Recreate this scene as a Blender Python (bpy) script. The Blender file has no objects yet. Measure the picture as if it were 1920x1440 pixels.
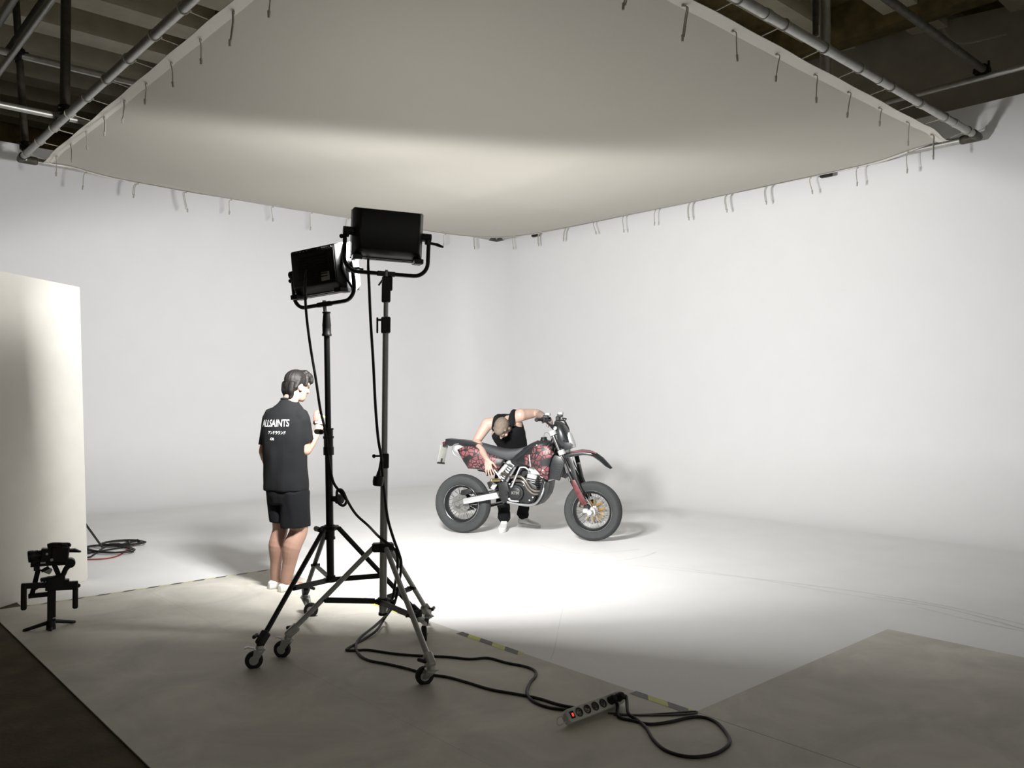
# photo studio: white cyclorama, overhead cloth, two panel lamps on stands, a motorcycle and two people
EXPO, WORLD, POWR, POWL, SAG = 0.0, 0.36, 265.0, 265.0, 0.62
import bpy, bmesh, math, random
from mathutils import Vector as V, Matrix, noise
from mathutils.bvhtree import BVHTree
S = bpy.context.scene
COL = S.collection
R = math.radians
PI = math.pi
random.seed(7)

# ------------------------------------------------------------------ camera
FPX, CX, CY, CAMH = 1550.0, 960.0, 720.0, 1.55
CAMM = Matrix(((0.7421297766, -0.0099390077, -0.6701825206),
               (-0.6702556305, -0.0095750791, -0.7420686232),
               (0.0009583752, 0.9999047625, -0.0137676261)))
cd = bpy.data.cameras.new('camera'); cam = bpy.data.objects.new('camera', cd); COL.objects.link(cam)
cam.matrix_world = Matrix.Translation((0, 0, CAMH)) @ CAMM.to_4x4()
cd.sensor_width = 36; cd.lens = FPX / 1920 * 36; cd.clip_end = 200
S.camera = cam
S.view_settings.view_transform = 'Standard'; S.view_settings.look = 'None'
S.view_settings.gamma = 1; S.view_settings.use_curve_mapping = False
S.view_settings.exposure = EXPO
S.cycles.diffuse_bounces = 6; S.cycles.max_bounces = 10

# ------------------------------------------------------------------ world: even warm ambient fill, added to brighten the foreground
w = bpy.data.worlds.new('world'); S.world = w; w.use_nodes = True
w.node_tree.nodes['Background'].inputs[0].default_value = (1.0, 0.97, 0.90, 1)
w.node_tree.nodes['Background'].inputs[1].default_value = WORLD

# ------------------------------------------------------------------ pixels of the photo to points
CO = V((0, 0, CAMH))
def ray(px, py): return CAMM @ V(((px - CX) / FPX, -(py - CY) / FPX, -1.0))
def G(px, py, z=0.0):
    d = ray(px, py); return CO + d * ((z - CAMH) / d.z)
def D(px, py, t): return CO + ray(px, py) * t
def onX(px, py, x): d = ray(px, py); return CO + d * (x / d.x)
def onY(px, py, y): d = ray(px, py); return CO + d * (y / d.y)
def dep(p): return (CAMM.transposed() @ (V(p) - CO)).z * -1
def AT(px, py, p): return D(px, py, dep(p))          # same depth as the point p

# ------------------------------------------------------------------ materials
def lin(c):
    f = lambda u: u / 12.92 if u <= .04045 else ((u + .055) / 1.055) ** 2.4
    if isinstance(c, str): c = [int(c[i:i + 2], 16) / 255 for i in (0, 2, 4)]
    return tuple(f(u) for u in c) + (1,)
def mat(name, c, rough=.5, metal=0, vary=.12, scale=30, bump=0, bscale=200, coat=0, emit=None, estr=0, sheen=0, c2=None, trans=0, spec=.5):
    m = bpy.data.materials.new(name); m.use_nodes = True; n = m.node_tree.nodes; l = m.node_tree.links
    b = n['Principled BSDF']; c = lin(c); c2 = lin(c2) if c2 else tuple(x * (1 - vary) for x in c[:3]) + (1,)
    tc = n.new('ShaderNodeTexCoord'); nz = n.new('ShaderNodeTexNoise'); nz.inputs['Scale'].default_value = scale; nz.inputs['Detail'].default_value = 4
    l.new(tc.outputs['Object'], nz.inputs['Vector'])
    mx = n.new('ShaderNodeMix'); mx.data_type = 'RGBA'; mx.inputs[6].default_value = c2; mx.inputs[7].default_value = c
    rp = n.new('ShaderNodeMapRange'); rp.inputs[1].default_value = .3; rp.inputs[2].default_value = .7
    l.new(nz.outputs['Fac'], rp.inputs[0]); l.new(rp.outputs[0], mx.inputs[0]); l.new(mx.outputs[2], b.inputs['Base Color'])
    b.inputs['Roughness'].default_value = rough; b.inputs['Metallic'].default_value = metal
    b.inputs['Coat Weight'].default_value = coat; b.inputs['Sheen Weight'].default_value = sheen
    b.inputs['Transmission Weight'].default_value = trans; b.inputs['Specular IOR Level'].default_value = spec
    if emit: b.inputs['Emission Color'].default_value = lin(emit); b.inputs['Emission Strength'].default_value = estr
    if bump:
        n2 = n.new('ShaderNodeTexNoise'); n2.inputs['Scale'].default_value = bscale; n2.inputs['Detail'].default_value = 3
        l.new(tc.outputs['Object'], n2.inputs['Vector'])
        bp = n.new('ShaderNodeBump'); bp.inputs['Strength'].default_value = bump; bp.inputs['Distance'].default_value = .01
        l.new(n2.outputs['Fac'], bp.inputs['Height']); l.new(bp.outputs[0], b.inputs['Normal'])
    return m

# ------------------------------------------------------------------ mesh builder
def frame(d):
    d = V(d).normalized(); a = V((0, 0, 1)) if abs(d.z) < .9 else V((1, 0, 0))
    x = a.cross(d).normalized(); return x, d.cross(x).normalized(), d
MW = {}
class MB:
    def __init__(s): s.v = []; s.f = []; s.m = []; s.k = 0
    def raw(s, vs, fs):
        o = len(s.v); s.v += [V(p) for p in vs]; s.f += [[i + o for i in f] for f in fs]; s.m += [s.k] * len(fs); return s
    def bm(s, b, M=None):
        b.verts.ensure_lookup_table(); b.verts.index_update()
        s.raw([(M @ v.co if M else v.co) for v in b.verts], [[v.index for v in f.verts] for f in b.faces]); b.free(); return s
    def box(s, c, size, rot=None, bev=0, seg=1):
        b = bmesh.new(); bmesh.ops.create_cube(b, size=1)
        for v in b.verts: v.co = V((v.co.x * size[0], v.co.y * size[1], v.co.z * size[2]))
        if bev: bmesh.ops.bevel(b, geom=b.edges[:], offset=bev, segments=seg, affect='EDGES', profile=.5)
        M = Matrix.Translation(c) @ (rot.to_4x4() if rot is not None else Matrix.Identity(4)); return s.bm(b, M)
    def bar(s, p0, p1, wd, th, up=(0, 0, 1), bev=0):   # rectangular bar from p0 to p1
        p0, p1 = V(p0), V(p1); d = (p1 - p0).normalized(); x = V(up).cross(d)
        if x.length < 1e-4: x = V((1, 0, 0)).cross(d)
        x.normalize(); z = d.cross(x); Rm = Matrix((x, d, z)).transposed()
        return s.box((p0 + p1) / 2, (wd, (p1 - p0).length, th), Rm, bev)
    def cyl(s, p0, p1, r0, r1=None, n=14):
        return s.lathe(p0, V(p1) - V(p0), [(0, r0), ((V(p1) - V(p0)).length, r0 if r1 is None else r1)], n)
    def lathe(s, o, ax, prof, n=20, closed=False):
        x, y, d = frame(ax); o = V(o); vs = []; fs = []; k = len(prof)
        for t, r in prof:
            for i in range(n):
                a = 2 * PI * i / n; vs.append(o + d * t + (x * math.cos(a) + y * math.sin(a)) * r)
        for j in range(k if closed else k - 1):
            for i in range(n):
                a, b2 = j * n + i, j * n + (i + 1) % n; c, e = ((j + 1) % k) * n + (i + 1) % n, ((j + 1) % k) * n + i
                fs.append([a, b2, c, e])
        if not closed: fs.append(list(range(n))[::-1]); fs.append([(k - 1) * n + i for i in range(n)])
        return s.raw(vs, fs)
    def tube(s, pts, r, n=8, caps=True, closed=False, sub=0, flat=1.0):
        pts = [V(p) for p in pts]; rs = list(r) if hasattr(r, '__len__') else [r] * len(pts)
        if sub: pts, rs = smooth_path(pts, rs, sub, closed)
        m = len(pts); x = None; vs = []
        for i in range(m):
            a = pts[(i - 1) % m] if (closed or i) else pts[i]; b = pts[(i + 1) % m] if (closed or i < m - 1) else pts[i]
            d = (b - a).normalized() if (b - a).length > 1e-9 else V((0, 0, 1))
            if x is None: x = frame(d)[0]
            x = (x - d * x.dot(d)); x = x.normalized() if x.length > 1e-6 else frame(d)[0]; y = d.cross(x)
            for j in range(n):
                t = 2 * PI * j / n; vs.append(pts[i] + (x * math.cos(t) + y * math.sin(t) * flat) * rs[i])
        fs = []
        for i in range(m if closed else m - 1):
            for j in range(n):
                k = (i + 1) % m; fs.append([i * n + j, i * n + (j + 1) % n, k * n + (j + 1) % n, k * n + j])
        if caps and not closed: fs.append(list(range(n))[::-1]); fs.append([(m - 1) * n + j for j in range(n)])
        return s.raw(vs, fs)
    def torus(s, c, ax, Rr, r, n=24, m=8):
        x, y, d = frame(ax); return s.tube([V(c) + (x * math.cos(2 * PI * i / n) + y * math.sin(2 * PI * i / n)) * Rr for i in range(n)], r, m, closed=True)
    def limb(s, pts, rs, n=12, sub=3):                # tapered limb with round ends
        pts = [V(p) for p in pts]
        if sub and len(pts) > 2: pts, rs = smooth_path(pts, list(rs), sub)
        s.tube(pts, rs, n); s.ball(pts[0], rs[0], n=n); s.ball(pts[-1], rs[-1], n=n); return s
    def ball(s, c, r, rot=None, n=14):
        r = r if hasattr(r, '__len__') else (r, r, r); m = n // 2 + 1; vs = []; fs = []; c = V(c)
        P = lambda p: c + ((rot @ V(p)) if rot is not None else V(p))
        vs.append(P((0, 0, r[2])))
        for j in range(1, m):
            t = PI * j / m
            for i in range(n): vs.append(P((r[0] * math.sin(t) * math.cos(2 * PI * i / n), r[1] * math.sin(t) * math.sin(2 * PI * i / n), r[2] * math.cos(t))))
        vs.append(P((0, 0, -r[2]))); e = len(vs) - 1
        for i in range(n): fs.append([0, 1 + i, 1 + (i + 1) % n]); fs.append([e, e - n + (i + 1) % n, e - n + i])
        for j in range(m - 2):
            for i in range(n): a = 1 + j * n; fs.append([a + i, a + n + i, a + n + (i + 1) % n, a + (i + 1) % n])
        return s.raw(vs, fs)
    def loft(s, rings, n=28, p=2.0):                    # ring = (centre, ux, uy, a, b): closed solid
        vs = []; fs = []
        for c, ux, uy, a, b in rings:
            for i in range(n):
                t = 2 * PI * i / n; ct, st = math.cos(t), math.sin(t)
                q = (abs(ct) ** p + abs(st) ** p) ** (-1 / p)
                vs.append(V(c) + V(ux) * a * ct * q + V(uy) * b * st * q)
        k = len(rings)
        for j in range(k - 1):
            for i in range(n): fs.append([j * n + i, j * n + (i + 1) % n, (j + 1) * n + (i + 1) % n, (j + 1) * n + i])
        fs.append(list(range(n))[::-1]); fs.append([(k - 1) * n + i for i in range(n)])
        return s.raw(vs, fs)
    def prism(s, pts, off, bev=0, seg=2):              # polygon (3D points) extruded by the vector off
        b = bmesh.new(); a = [b.verts.new(V(p)) for p in pts]; f = b.faces.new(a)
        r = bmesh.ops.extrude_face_region(b, geom=[f]); nv = [g for g in r['geom'] if isinstance(g, bmesh.types.BMVert)]
        for v in nv: v.co += V(off)
        bmesh.ops.recalc_face_normals(b, faces=b.faces[:])
        if bev: bmesh.ops.bevel(b, geom=b.edges[:], offset=bev, segments=seg, affect='EDGES', profile=.6, clamp_overlap=True)
        bmesh.ops.triangulate(b, faces=[f for f in b.faces if len(f.verts) > 4])
        return s.bm(b)
    def mesh(s, name):
        me = bpy.data.meshes.new(name); me.from_pydata([tuple(v) for v in s.v], [], s.f); return me
    def build(s, name, mats, parent=None, local=False, angle=38, label=None, kind=None, fix=True):
        me = s.mesh(name); mats = mats if isinstance(mats, (list, tuple)) else [mats]
        for m in mats: me.materials.append(m)
        me.polygons.foreach_set('material_index', s.m)
        return finish(name, me, parent, local, angle, label, kind, fix)
def finish(name, me, parent=None, local=False, angle=38, label=None, kind=None, fix=True):
    if fix:
        b = bmesh.new(); b.from_mesh(me); bmesh.ops.recalc_face_normals(b, faces=b.faces[:]); b.to_mesh(me); b.free()
    me.polygons.foreach_set('use_smooth', [True] * len(me.polygons))
    if angle < 180: me.set_sharp_from_angle(angle=R(angle))
    if parent is not None and not local: me.transform(MW[parent.name].inverted())
    o = bpy.data.objects.new(name, me); COL.objects.link(o)
    if parent is not None: o.parent = parent; MW[o.name] = MW[parent.name]
    else: MW[o.name] = Matrix.Identity(4)
    if label: o['label'] = label
    if kind: o['kind'] = kind
    return o
def smooth_path(pts, rs, sub, closed=False):
    o = []; q = []; m = len(pts)
    for i in range(m if closed else m - 1):
        g = (lambda k: pts[k % m]) if closed else (lambda k: pts[max(0, min(m - 1, k))])
        p0, p1, p2, p3 = g(i - 1), g(i), g(i + 1), g(i + 2)
        for j in range(sub):
            t = j / sub
            o.append(.5 * ((2 * p1) + (p2 - p0) * t + (2 * p0 - 5 * p1 + 4 * p2 - p3) * t * t + (3 * p1 - p0 - 3 * p2 + p3) * t ** 3))
            q.append(rs[i] * (1 - t) + rs[(i + 1) % m] * t)
    if not closed: o.append(pts[-1]); q.append(rs[-1])
    return o, q
def thing(name, label, cat, loc=(0, 0, 0), rot=None, group=None):
    o = bpy.data.objects.new(name, None); COL.objects.link(o); o.empty_display_size = .1
    M = Matrix.Translation(loc) @ (rot.to_4x4() if rot is not None else Matrix.Identity(4)); o.matrix_world = M; MW[o.name] = M
    return tag(o, label, cat, group)
def tag(o, label, cat, group=None):
    o['label'] = label; o['category'] = cat
    if group: o['group'] = group
    return o
def remesh(mb, name, vox, it=3, fac=.5):                # fuse overlapping volumes into one continuous surface
    me = mb.mesh('tmp'); b = bmesh.new(); b.from_mesh(me); bmesh.ops.recalc_face_normals(b, faces=b.faces[:]); b.to_mesh(me); b.free()
    o = bpy.data.objects.new('tmp', me); COL.objects.link(o)
    md = o.modifiers.new('r', 'REMESH'); md.mode = 'VOXEL'; md.voxel_size = vox; md.use_smooth_shade = True
    if it: sm = o.modifiers.new('s', 'SMOOTH'); sm.factor = fac; sm.iterations = it
    dg = bpy.context.evaluated_depsgraph_get(); r = bpy.data.meshes.new_from_object(o.evaluated_get(dg)); r.name = name
    bpy.data.objects.remove(o); bpy.data.meshes.remove(me); r.materials.clear(); return r
def displace(me, fn):
    b = bmesh.new(); b.from_mesh(me); b.normal_update()
    for v in b.verts: v.co += v.normal * fn(v.co)
    b.to_mesh(me); b.free()
def text_mesh(txt, size, sx=1.0, bold=0.0, extr=0.0):   # centred lettering in its own xy plane
    cu = bpy.data.curves.new('t', 'FONT'); cu.body = txt; cu.size = size; cu.align_x = 'CENTER'; cu.align_y = 'CENTER'; cu.offset = bold; cu.extrude = extr
    o = bpy.data.objects.new('t', cu); COL.objects.link(o); dg = bpy.context.evaluated_depsgraph_get()
    me = bpy.data.meshes.new_from_object(o.evaluated_get(dg)); bpy.data.objects.remove(o); bpy.data.curves.remove(cu)
    for v in me.vertices: v.co.x *= sx
    return me
# ------------------------------------------------------------------ palette
m_white = mat('cyc_white', 'e8e8ea', .55, vary=.02, scale=2.5, bump=.015, bscale=60)
m_wfloor = mat('studio_floor_paint', 'e6e6e6', .5, vary=.05, scale=2, bump=.05, bscale=40)
m_silk = mat('silk_cloth', 'd6d3c9', .9, vary=.02, scale=3, bump=.05, bscale=160)
_n = m_silk.node_tree.nodes; _l = m_silk.node_tree.links; _t = _n.new('ShaderNodeBsdfTranslucent'); _t.inputs[0].default_value = lin('e6e2d6'); _m = _n.new('ShaderNodeMixShader'); _m.inputs[0].default_value = .24
_l.new(_n['Principled BSDF'].outputs[0], _m.inputs[1]); _l.new(_t.outputs[0], _m.inputs[2]); _l.new(_m.outputs[0], _n['Material Output'].inputs[0])
m_sheet = mat('grey_floor_paint', 'd9d6cc', .6, vary=.30, scale=1.9, bump=.10, bscale=22)
_n = m_sheet.node_tree.nodes; _l = m_sheet.node_tree.links
for _x in [q for q in _n if q.type == 'TEX_NOISE' and q.inputs['Scale'].default_value < 3]: _x.inputs['Detail'].default_value = 9; _x.inputs['Roughness'].default_value = .62; _x.inputs['Distortion'].default_value = .8
m_conc = mat('brown_concrete', '5f553f', .9, vary=.4, scale=5, bump=.25, bscale=45)
m_beam = mat('ceiling_beam_paint', 'dcd7c6', .85, vary=.15, scale=4)
m_ceil = mat('ceiling_brown', '85764f', .95, vary=.4, scale=6, bump=.2, bscale=40)
m_outer = mat('bare_wall_render', 'b5b0a4', .95, vary=.2, scale=3, bump=.1, bscale=40)
m_steel = mat('galvanised_tube', 'b4b3ae', .42, .75, .2, 18)
m_oldtube = mat('dark_scaffold_tube', '5b574d', .6, .5, .4, 14)
m_clamp = mat('dark_clamp_iron', '2c2a27', .6, .6, .3, 30)
m_cord = mat('elastic_cord', 'a9a69c', .8)
m_black = mat('black_paint', '17191b', .42, 0, .2, 40)
m_blackp = mat('black_plastic', '141618', .5, 0, .2, 60, bump=.03, bscale=300)
m_chrome = mat('chrome', 'c9cbcc', .18, 1, .05, 20)
m_stand = mat('brushed_tube', 'c2c3c3', .35, .25, .1, 20)
m_rubber = mat('black_rubber', '1a1a1a', .75, 0, .2, 50)
m_tyre = mat('tyre_rubber', '3a3c3d', .8, 0, .15, 40, bump=.05, bscale=90)
m_foam = mat('white_polystyrene', 'dcdad3', .9, vary=.05, scale=6, bump=.06, bscale=120)
m_silver = mat('silver_casting', 'c6c8c9', .4, .35, .1, 20)
m_alu = mat('brushed_aluminium', 'd4d6d8', .35, .55, .06, 15)
m_zinc = mat('zinc_plate', 'c0c0bc', .4, .25, .15, 40)
m_cable = mat('black_cable', '121212', .55, 0, .2, 60)
m_gcable = mat('grey_flat_cable', '4a4a48', .6)
m_red = mat('red_cable', '8c2026', .5)

# ------------------------------------------------------------------ lamps: two LED panels, hard upper edge of the beam
LAMPS = []
def panel_light(name, loc, az, tilt, power, hi, lo, col=(1, .985, .965)):
    ld = bpy.data.lights.new(name, 'AREA'); ld.shape = 'RECTANGLE'; ld.size = .36; ld.size_y = .25; ld.energy = power; ld.color = col
    ld.use_nodes = True; n = ld.node_tree.nodes; l = ld.node_tree.links
    em = n['Emission']; g = n.new('ShaderNodeNewGeometry'); sp = n.new('ShaderNodeSeparateXYZ'); l.new(g.outputs['Incoming'], sp.inputs[0])
    dt = n.new('ShaderNodeVectorMath'); dt.operation = 'DOT_PRODUCT'; dt.inputs[1].default_value = (math.cos(az), math.sin(az), 0); l.new(g.outputs['Incoming'], dt.inputs[0])
    mxm = n.new('ShaderNodeMath'); mxm.operation = 'MAXIMUM'; mxm.inputs[1].default_value = .02; l.new(dt.outputs['Value'], mxm.inputs[0])
    dv = n.new('ShaderNodeMath'); dv.operation = 'DIVIDE'; l.new(sp.outputs[2], dv.inputs[0]); l.new(mxm.outputs[0], dv.inputs[1])
    mr = n.new('ShaderNodeMapRange'); mr.interpolation_type = 'SMOOTHSTEP'
    mr.inputs[1].default_value = math.tan(R(lo)); mr.inputs[2].default_value = math.tan(R(hi)); mr.inputs[3].default_value = 1; mr.inputs[4].default_value = .02
    l.new(dv.outputs[0], mr.inputs[0]); l.new(mr.outputs[0], em.inputs['Strength'])
    o = bpy.data.objects.new(name, ld); COL.objects.link(o)
    o.matrix_world = Matrix.Translation(loc) @ Matrix.Rotation(az - PI / 2, 4, 'Z') @ Matrix.Rotation(PI / 2 + tilt, 4, 'X')
    return o
PL = V((2.667, 4.653, 0)); PR = V((2.745, 4.237, 0))           # the feet of the two stand columns
AZR, AZL, TLT = R(66), R(18), R(6)                                          # the way the two panels face
headR = AT(727, 441, PR); headL = AT(603, 507, PL)
panel_light('panel_beam', headR + V((math.cos(AZR), math.sin(AZR), 0)) * .14, AZR - R(8), TLT, POWR, 29.5, 24.5)
panel_light('panel_beam.001', headL + V((math.cos(AZL), math.sin(AZL), 0)) * .14, AZL + R(10), TLT, POWL, 28, 17)

# ------------------------------------------------------------------ room shell
XW, YW, ZW, RC, RV = 10.40, 12.70, 4.93, 1.1, 1.1       # right wall, left wall, wall height, cove radius, corner radius
X0, Y0 = 1.41, -1.5                                    # where the white floor starts
def struct(name, mb, m, **k): return mb.build(name, m, kind='structure', **k)
prof = [(RC * (1 - math.cos(t)), RC * (1 - math.sin(t))) for t in [PI / 2 * i / 20 for i in range(21)]]   # (distance from wall, z): wall side first
prof = [(0, ZW)] + [(0, RC + (ZW - RC) * k / 6) for k in range(5, 0, -1)] + prof[0:]
def extr(fn, ts):
    mb = MB(); vs = []; n = len(prof)
    for t in ts: vs += [fn(d, z, t) for d, z in prof]
    fs = [[i * n + j, (i + 1) * n + j, (i + 1) * n + j + 1, i * n + j + 1] for i in range(len(ts) - 1) for j in range(n - 1)]
    return mb.raw(vs, fs)
cr = max(RC, RV) + .02
a = extr(lambda d, z, t: (t, YW - d, z), [X0 + (XW - cr - X0) * i / 8 for i in range(9)])
a.box(((X0 + XW) / 2, YW + .08, ZW / 2), (XW - X0 + .3, .15, ZW), None); struct('wall_left', a, m_white, fix=False)
a = extr(lambda d, z, t: (XW - d, t, z), [YW - cr + (Y0 - YW + cr) * i / 8 for i in range(9)])
a.box((XW + .08, (Y0 + YW) / 2, ZW / 2), (.15, YW - Y0, ZW), None); struct('wall_right', a, m_white, fix=False)
a = extr(lambda d, z, t: (XW - cr + (cr - d) * math.cos(t), YW - cr + (cr - d) * math.sin(t), z), [PI / 2 - PI / 2 * i / 20 for i in range(21)])
struct('wall_corner', a, m_white, fix=False)
fl = MB(); fl.box(((X0 + XW - RC) / 2, (Y0 + YW - RC) / 2, -.05), (XW - RC - X0, YW - RC - Y0, .1))
floor = struct('floor', fl, m_wfloor)
a = MB()
a.box((XW - cr / 2 - RC / 2 + .0, YW - cr / 2 - RC / 2, -.05), (cr - RC + .0, cr - RC, .1))
struct('floor', MB().box((0, 4, -.0535), (60, 60, .1)), m_conc)
# grey painted boards laid over the studio floor
def board(x0, x1, y0, y1, lab, z=.006):
    o = MB().box(((x0 + x1) / 2, (y0 + y1) / 2, z / 2), (x1 - x0, y1 - y0, z)).build('floor_board', m_sheet)
    o['label'] = lab; o['category'] = 'floor board'; o['group'] = 'grey floor boards'; return o
board(1.20, 2.2595, -1.0, 6.90, 'grey painted floor board along the dark concrete, under the camera rig')
board(2.2605, 3.385, -1.0, 6.90, 'grey painted floor board between the seam and the hazard tape, under the power strip')
board(3.389, 5.53, -1.0, 2.41, 'grey scuffed floor board on the white floor at the lower right')
# tyre scuffs on the white floor
m_scuff = mat('faint_scuff', 'd6d6d6', .7, vary=.05, scale=9)
for pts, wd in [([(1150, 1056), (1290, 1071), (1460, 1090), (1640, 1114), (1800, 1142), (1990, 1190)], .022), ([(1240, 1060), (1400, 1083), (1560, 1110), (1720, 1135)], .014),
                ([(1640, 1118), (1780, 1142), (1990, 1200)], .03), ([(1720, 1138), (1830, 1165), (1990, 1198)], .02), ([(985, 1098), (1100, 1062), (1200, 1045), (1230, 1035)], .015),
                ([(1060, 1125), (1052, 1155), (1040, 1215), (1032, 1238)], .006), ([(1010, 1022), (1090, 1038), (1200, 1030)], .012)]:
    p, q = smooth_path([G(x, y) for x, y in pts], [wd] * len(pts), 6); vs = []
    for i in range(len(p)):
        d = (p[min(i + 1, len(p) - 1)] - p[max(i - 1, 0)]).normalized(); s_ = V((-d.y, d.x, 0)) * q[i] * (.3 + .7 * abs(noise.noise(p[i] * 1.3)) * 2) * .5
        vs += [p[i] + s_ + V((0, 0, .0006)), p[i] - s_ + V((0, 0, .0006))]
    MB().raw(vs, [[2 * i, 2 * i + 1, 2 * i + 3, 2 * i + 2] for i in range(len(p) - 1)]).build('tyre_mark', m_scuff, floor, kind='stuff')
# hall behind: ceiling with beams, outer walls
ZC = 6.75
ceil = struct('ceiling', MB().box((6, 8, ZC + .1), (34, 34, .2)), m_ceil)
for i in range(20):
    y = -1.2 + i * 1.12
    MB().box((5.5, y, ZC - .17), (30, .42, .34)).build('beam', m_beam, ceil)
for i, x in enumerate((-1.5, 4.6, 10.7, 13.2)):
    MB().box((x, 8, ZC - .24), (.3, 34, .5)).build('beam', m_ceil, ceil)
p0, p1 = G(1515, 112, 6.4), G(1990, 3, 6.4); d = (p1 - p0).normalized()
a = MB(); q0, q1 = p0 - d * 1.2, p1 + d * 6; nrm = V((-d.y, d.x, 0)) * -.25
if nrm.x < 0: nrm = -nrm
a.prism([(q0.x, q0.y, 0), (q1.x, q1.y, 0), (q1.x, q1.y, 6.5), (q0.x, q0.y, 6.5)], nrm); struct('wall_outer', a, m_outer)
struct('wall_side', MB().box((-13, 4, 3.4), (.3, 28, 6.8)), m_ceil)
struct('wall_back', MB().box((4, 17.2, 3.4), (30, .3, 6.8)), m_ceil)

# ------------------------------------------------------------------ overhead cloth in its tube frame
XA, XB, YA, YB, ZS = 2.335, 10.22, 3.40, 11.75, 4.5
fr = thing('tube_frame', 'large square tube frame under the ceiling holding the white cloth', 'frame', (XA, YA, ZS))
RT = .04
for p, q in [((XA, YA), (XA, YB)), ((XB, YA), (XB, YB)), ((XA, YA), (XB, YA)), ((XA, YB), (XB, YB))]:
    MB().cyl((*p, ZS), (*q, ZS), RT, n=16).build('tube', m_steel, fr)
for x, y in ((XA, YA), (XA, YB), (XB, YA), (XB, YB)):
    sx = 1 if x == XA else -1; sy = 1 if y == YA else -1
    MB().limb([(x + sx * .16, y, ZS), (x, y, ZS), (x, y + sy * .16, ZS)], [RT + .012] * 3, sub=0).build('corner_joint', m_oldtube, fr)
for t in [.12, .24, .31, .43, .55, .68, .8, .91]:
    x = XA + (XB - XA) * t; MB().cyl((x - .03, YA, ZS), (x + .03, YA, ZS), RT + .006, n=16).build('joint_collar', m_steel, fr)
silk = thing('overhead_cloth', 'huge white diffusion cloth stretched overhead, glowing over the lamps', 'cloth', ((XA + XB) / 2, (YA + YB) / 2, ZS))
NS = 72; IN = .20
def silk_p(u, v):
    W, H = XB - XA, YB - YA
    inx = lambda t, back: (.035 + .17 * math.exp(-min(t, 1 - t) * 8 / .55)) if back else IN
    xl, xr = XA + inx(v, False), XB - inx(v, True); yl, yr = YA + inx(u, False), YB - inx(u, True)
    x = xl + (xr - xl) * u; y = yl + (yr - yl) * v
    ex = min(u, 1 - u) * W; ey = min(v, 1 - v) * H
    sc = .004; x += math.exp(-ex / .25) * sc * math.cos(2 * PI * y / .9) * (-1 if u < .5 else 1); y += math.exp(-ey / .25) * sc * math.cos(2 * PI * x / .9) * (-1 if v < .5 else 1)
    bk_ = max(math.exp(-(1 - u) * W / .3) * min(1, min(v, 1 - v) * H / .9), math.exp(-(1 - v) * H / .3) * min(1, min(u, 1 - u) * W / .9))
    z = ZS - .03 - .045 * bk_ - SAG * (1 - math.exp(-ex / 1.5)) * (1 - math.exp(-ey / 1.5))
    cxr = math.exp(-((u - 1) ** 2 + v ** 2) * 200); z -= .05 * cxr * math.sin(60 * u + 25 * v)
    cxl = math.exp(-(u ** 2 + (v - 1) ** 2) * 300); z -= .03 * cxl * math.sin(50 * u + 40 * v)
    z += .008 * noise.noise(V((x * .8, y * .8, 0)))
    return V((x, y, z))
a = MB(); vs = [silk_p(i / NS, j / NS) for i in range(NS + 1) for j in range(NS + 1)]
fs = [[i * (NS + 1) + j, i * (NS + 1) + j + 1, (i + 1) * (NS + 1) + j + 1, (i + 1) * (NS + 1) + j] for i in range(NS) for j in range(NS)]
a.raw(vs, fs); a.build('cloth_panel', m_silk, silk, fix=False, angle=180)
a = MB()
for k in range(4):                                           # sewn hem, double cloth
    row = []
    for i in range(NS + 1):
        t = i / NS; e = .011
        o_, i_ = [((t, 0), (t, e)), ((t, 1), (t, 1 - e)), ((0, t), (e, t)), ((1, t), (1 - e, t))][k]
        row += [silk_p(*o_) + V((0, 0, -.004)), silk_p(*i_) + V((0, 0, -.007))]
    a.raw(row, [[2 * i, 2 * i + 1, 2 * i + 3, 2 * i + 2] for i in range(NS)])
a.build('hem', mat('hem_cloth', 'e9e6dd', .9, vary=.03), silk, fix=False)
def side_pt(k, t): return [silk_p(t, .004), silk_p(t, .996), silk_p(.004, t), silk_p(.996, t)][k]
def tube_pt(k, p): return [V((p.x, YA, ZS)), V((p.x, YB, ZS)), V((XA, p.y, ZS)), V((XB, p.y, ZS))][k]
rnd = random.Random(3)
for k, L in ((0, XB - XA), (1, XB - XA), (2, YB - YA), (3, YB - YA)):
    n = int(L / .33); far = k in (1, 3)
    for i in range(n):
        t = (i + .6) / n; p = side_pt(k, t); q = tube_pt(k, p); ax = (q - p); ax.z = 0; ax.normalize(); tn = V((-ax.y, ax.x, 0))
        a = MB(); rr = .0055
        if i % 2 == 0 and not far:                                       # lashed round the tube
            a.torus(q, tn, RT + .006, rr, 14, 5); b = q - ax * RT * 1.4
            a.tube([p - ax * .03, p + V((0, 0, .012)), b + V((0, 0, -.01)), q + V((0, 0, -RT))], rr, 5); a.ball(p - ax * .035, .013, n=6); a.ball(b, .014, n=6)
        elif i % 2:                                          # hanging loose with its toggle
            s_ = rnd.uniform(-.04, .06); h = rnd.uniform(.17, .26)
            pts = [p - ax * .03 + V((0, 0, -.022)), p - ax * .012 + V((0, 0, -.035)) + tn * .022, p - ax * .02 + tn * (.02 + s_ * .4) + V((0, 0, -h * .45)), p - ax * .02 + tn * s_ + V((0, 0, -h))]
            a.tube(pts, rr, 5, sub=4)
            if rnd.random() < .5: a.tube([v + tn * .018 for v in pts], rr, 5, sub=4)
            e = pts[-1]; a.cyl(e + V((0, 0, .01)), e + tn * s_ * .2 + V((0, 0, -.04)), .012, .009, 6); a.ball(pts[0], .012, n=6)
        if a.v: a.build('tie_cord', m_cord, silk)
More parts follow.
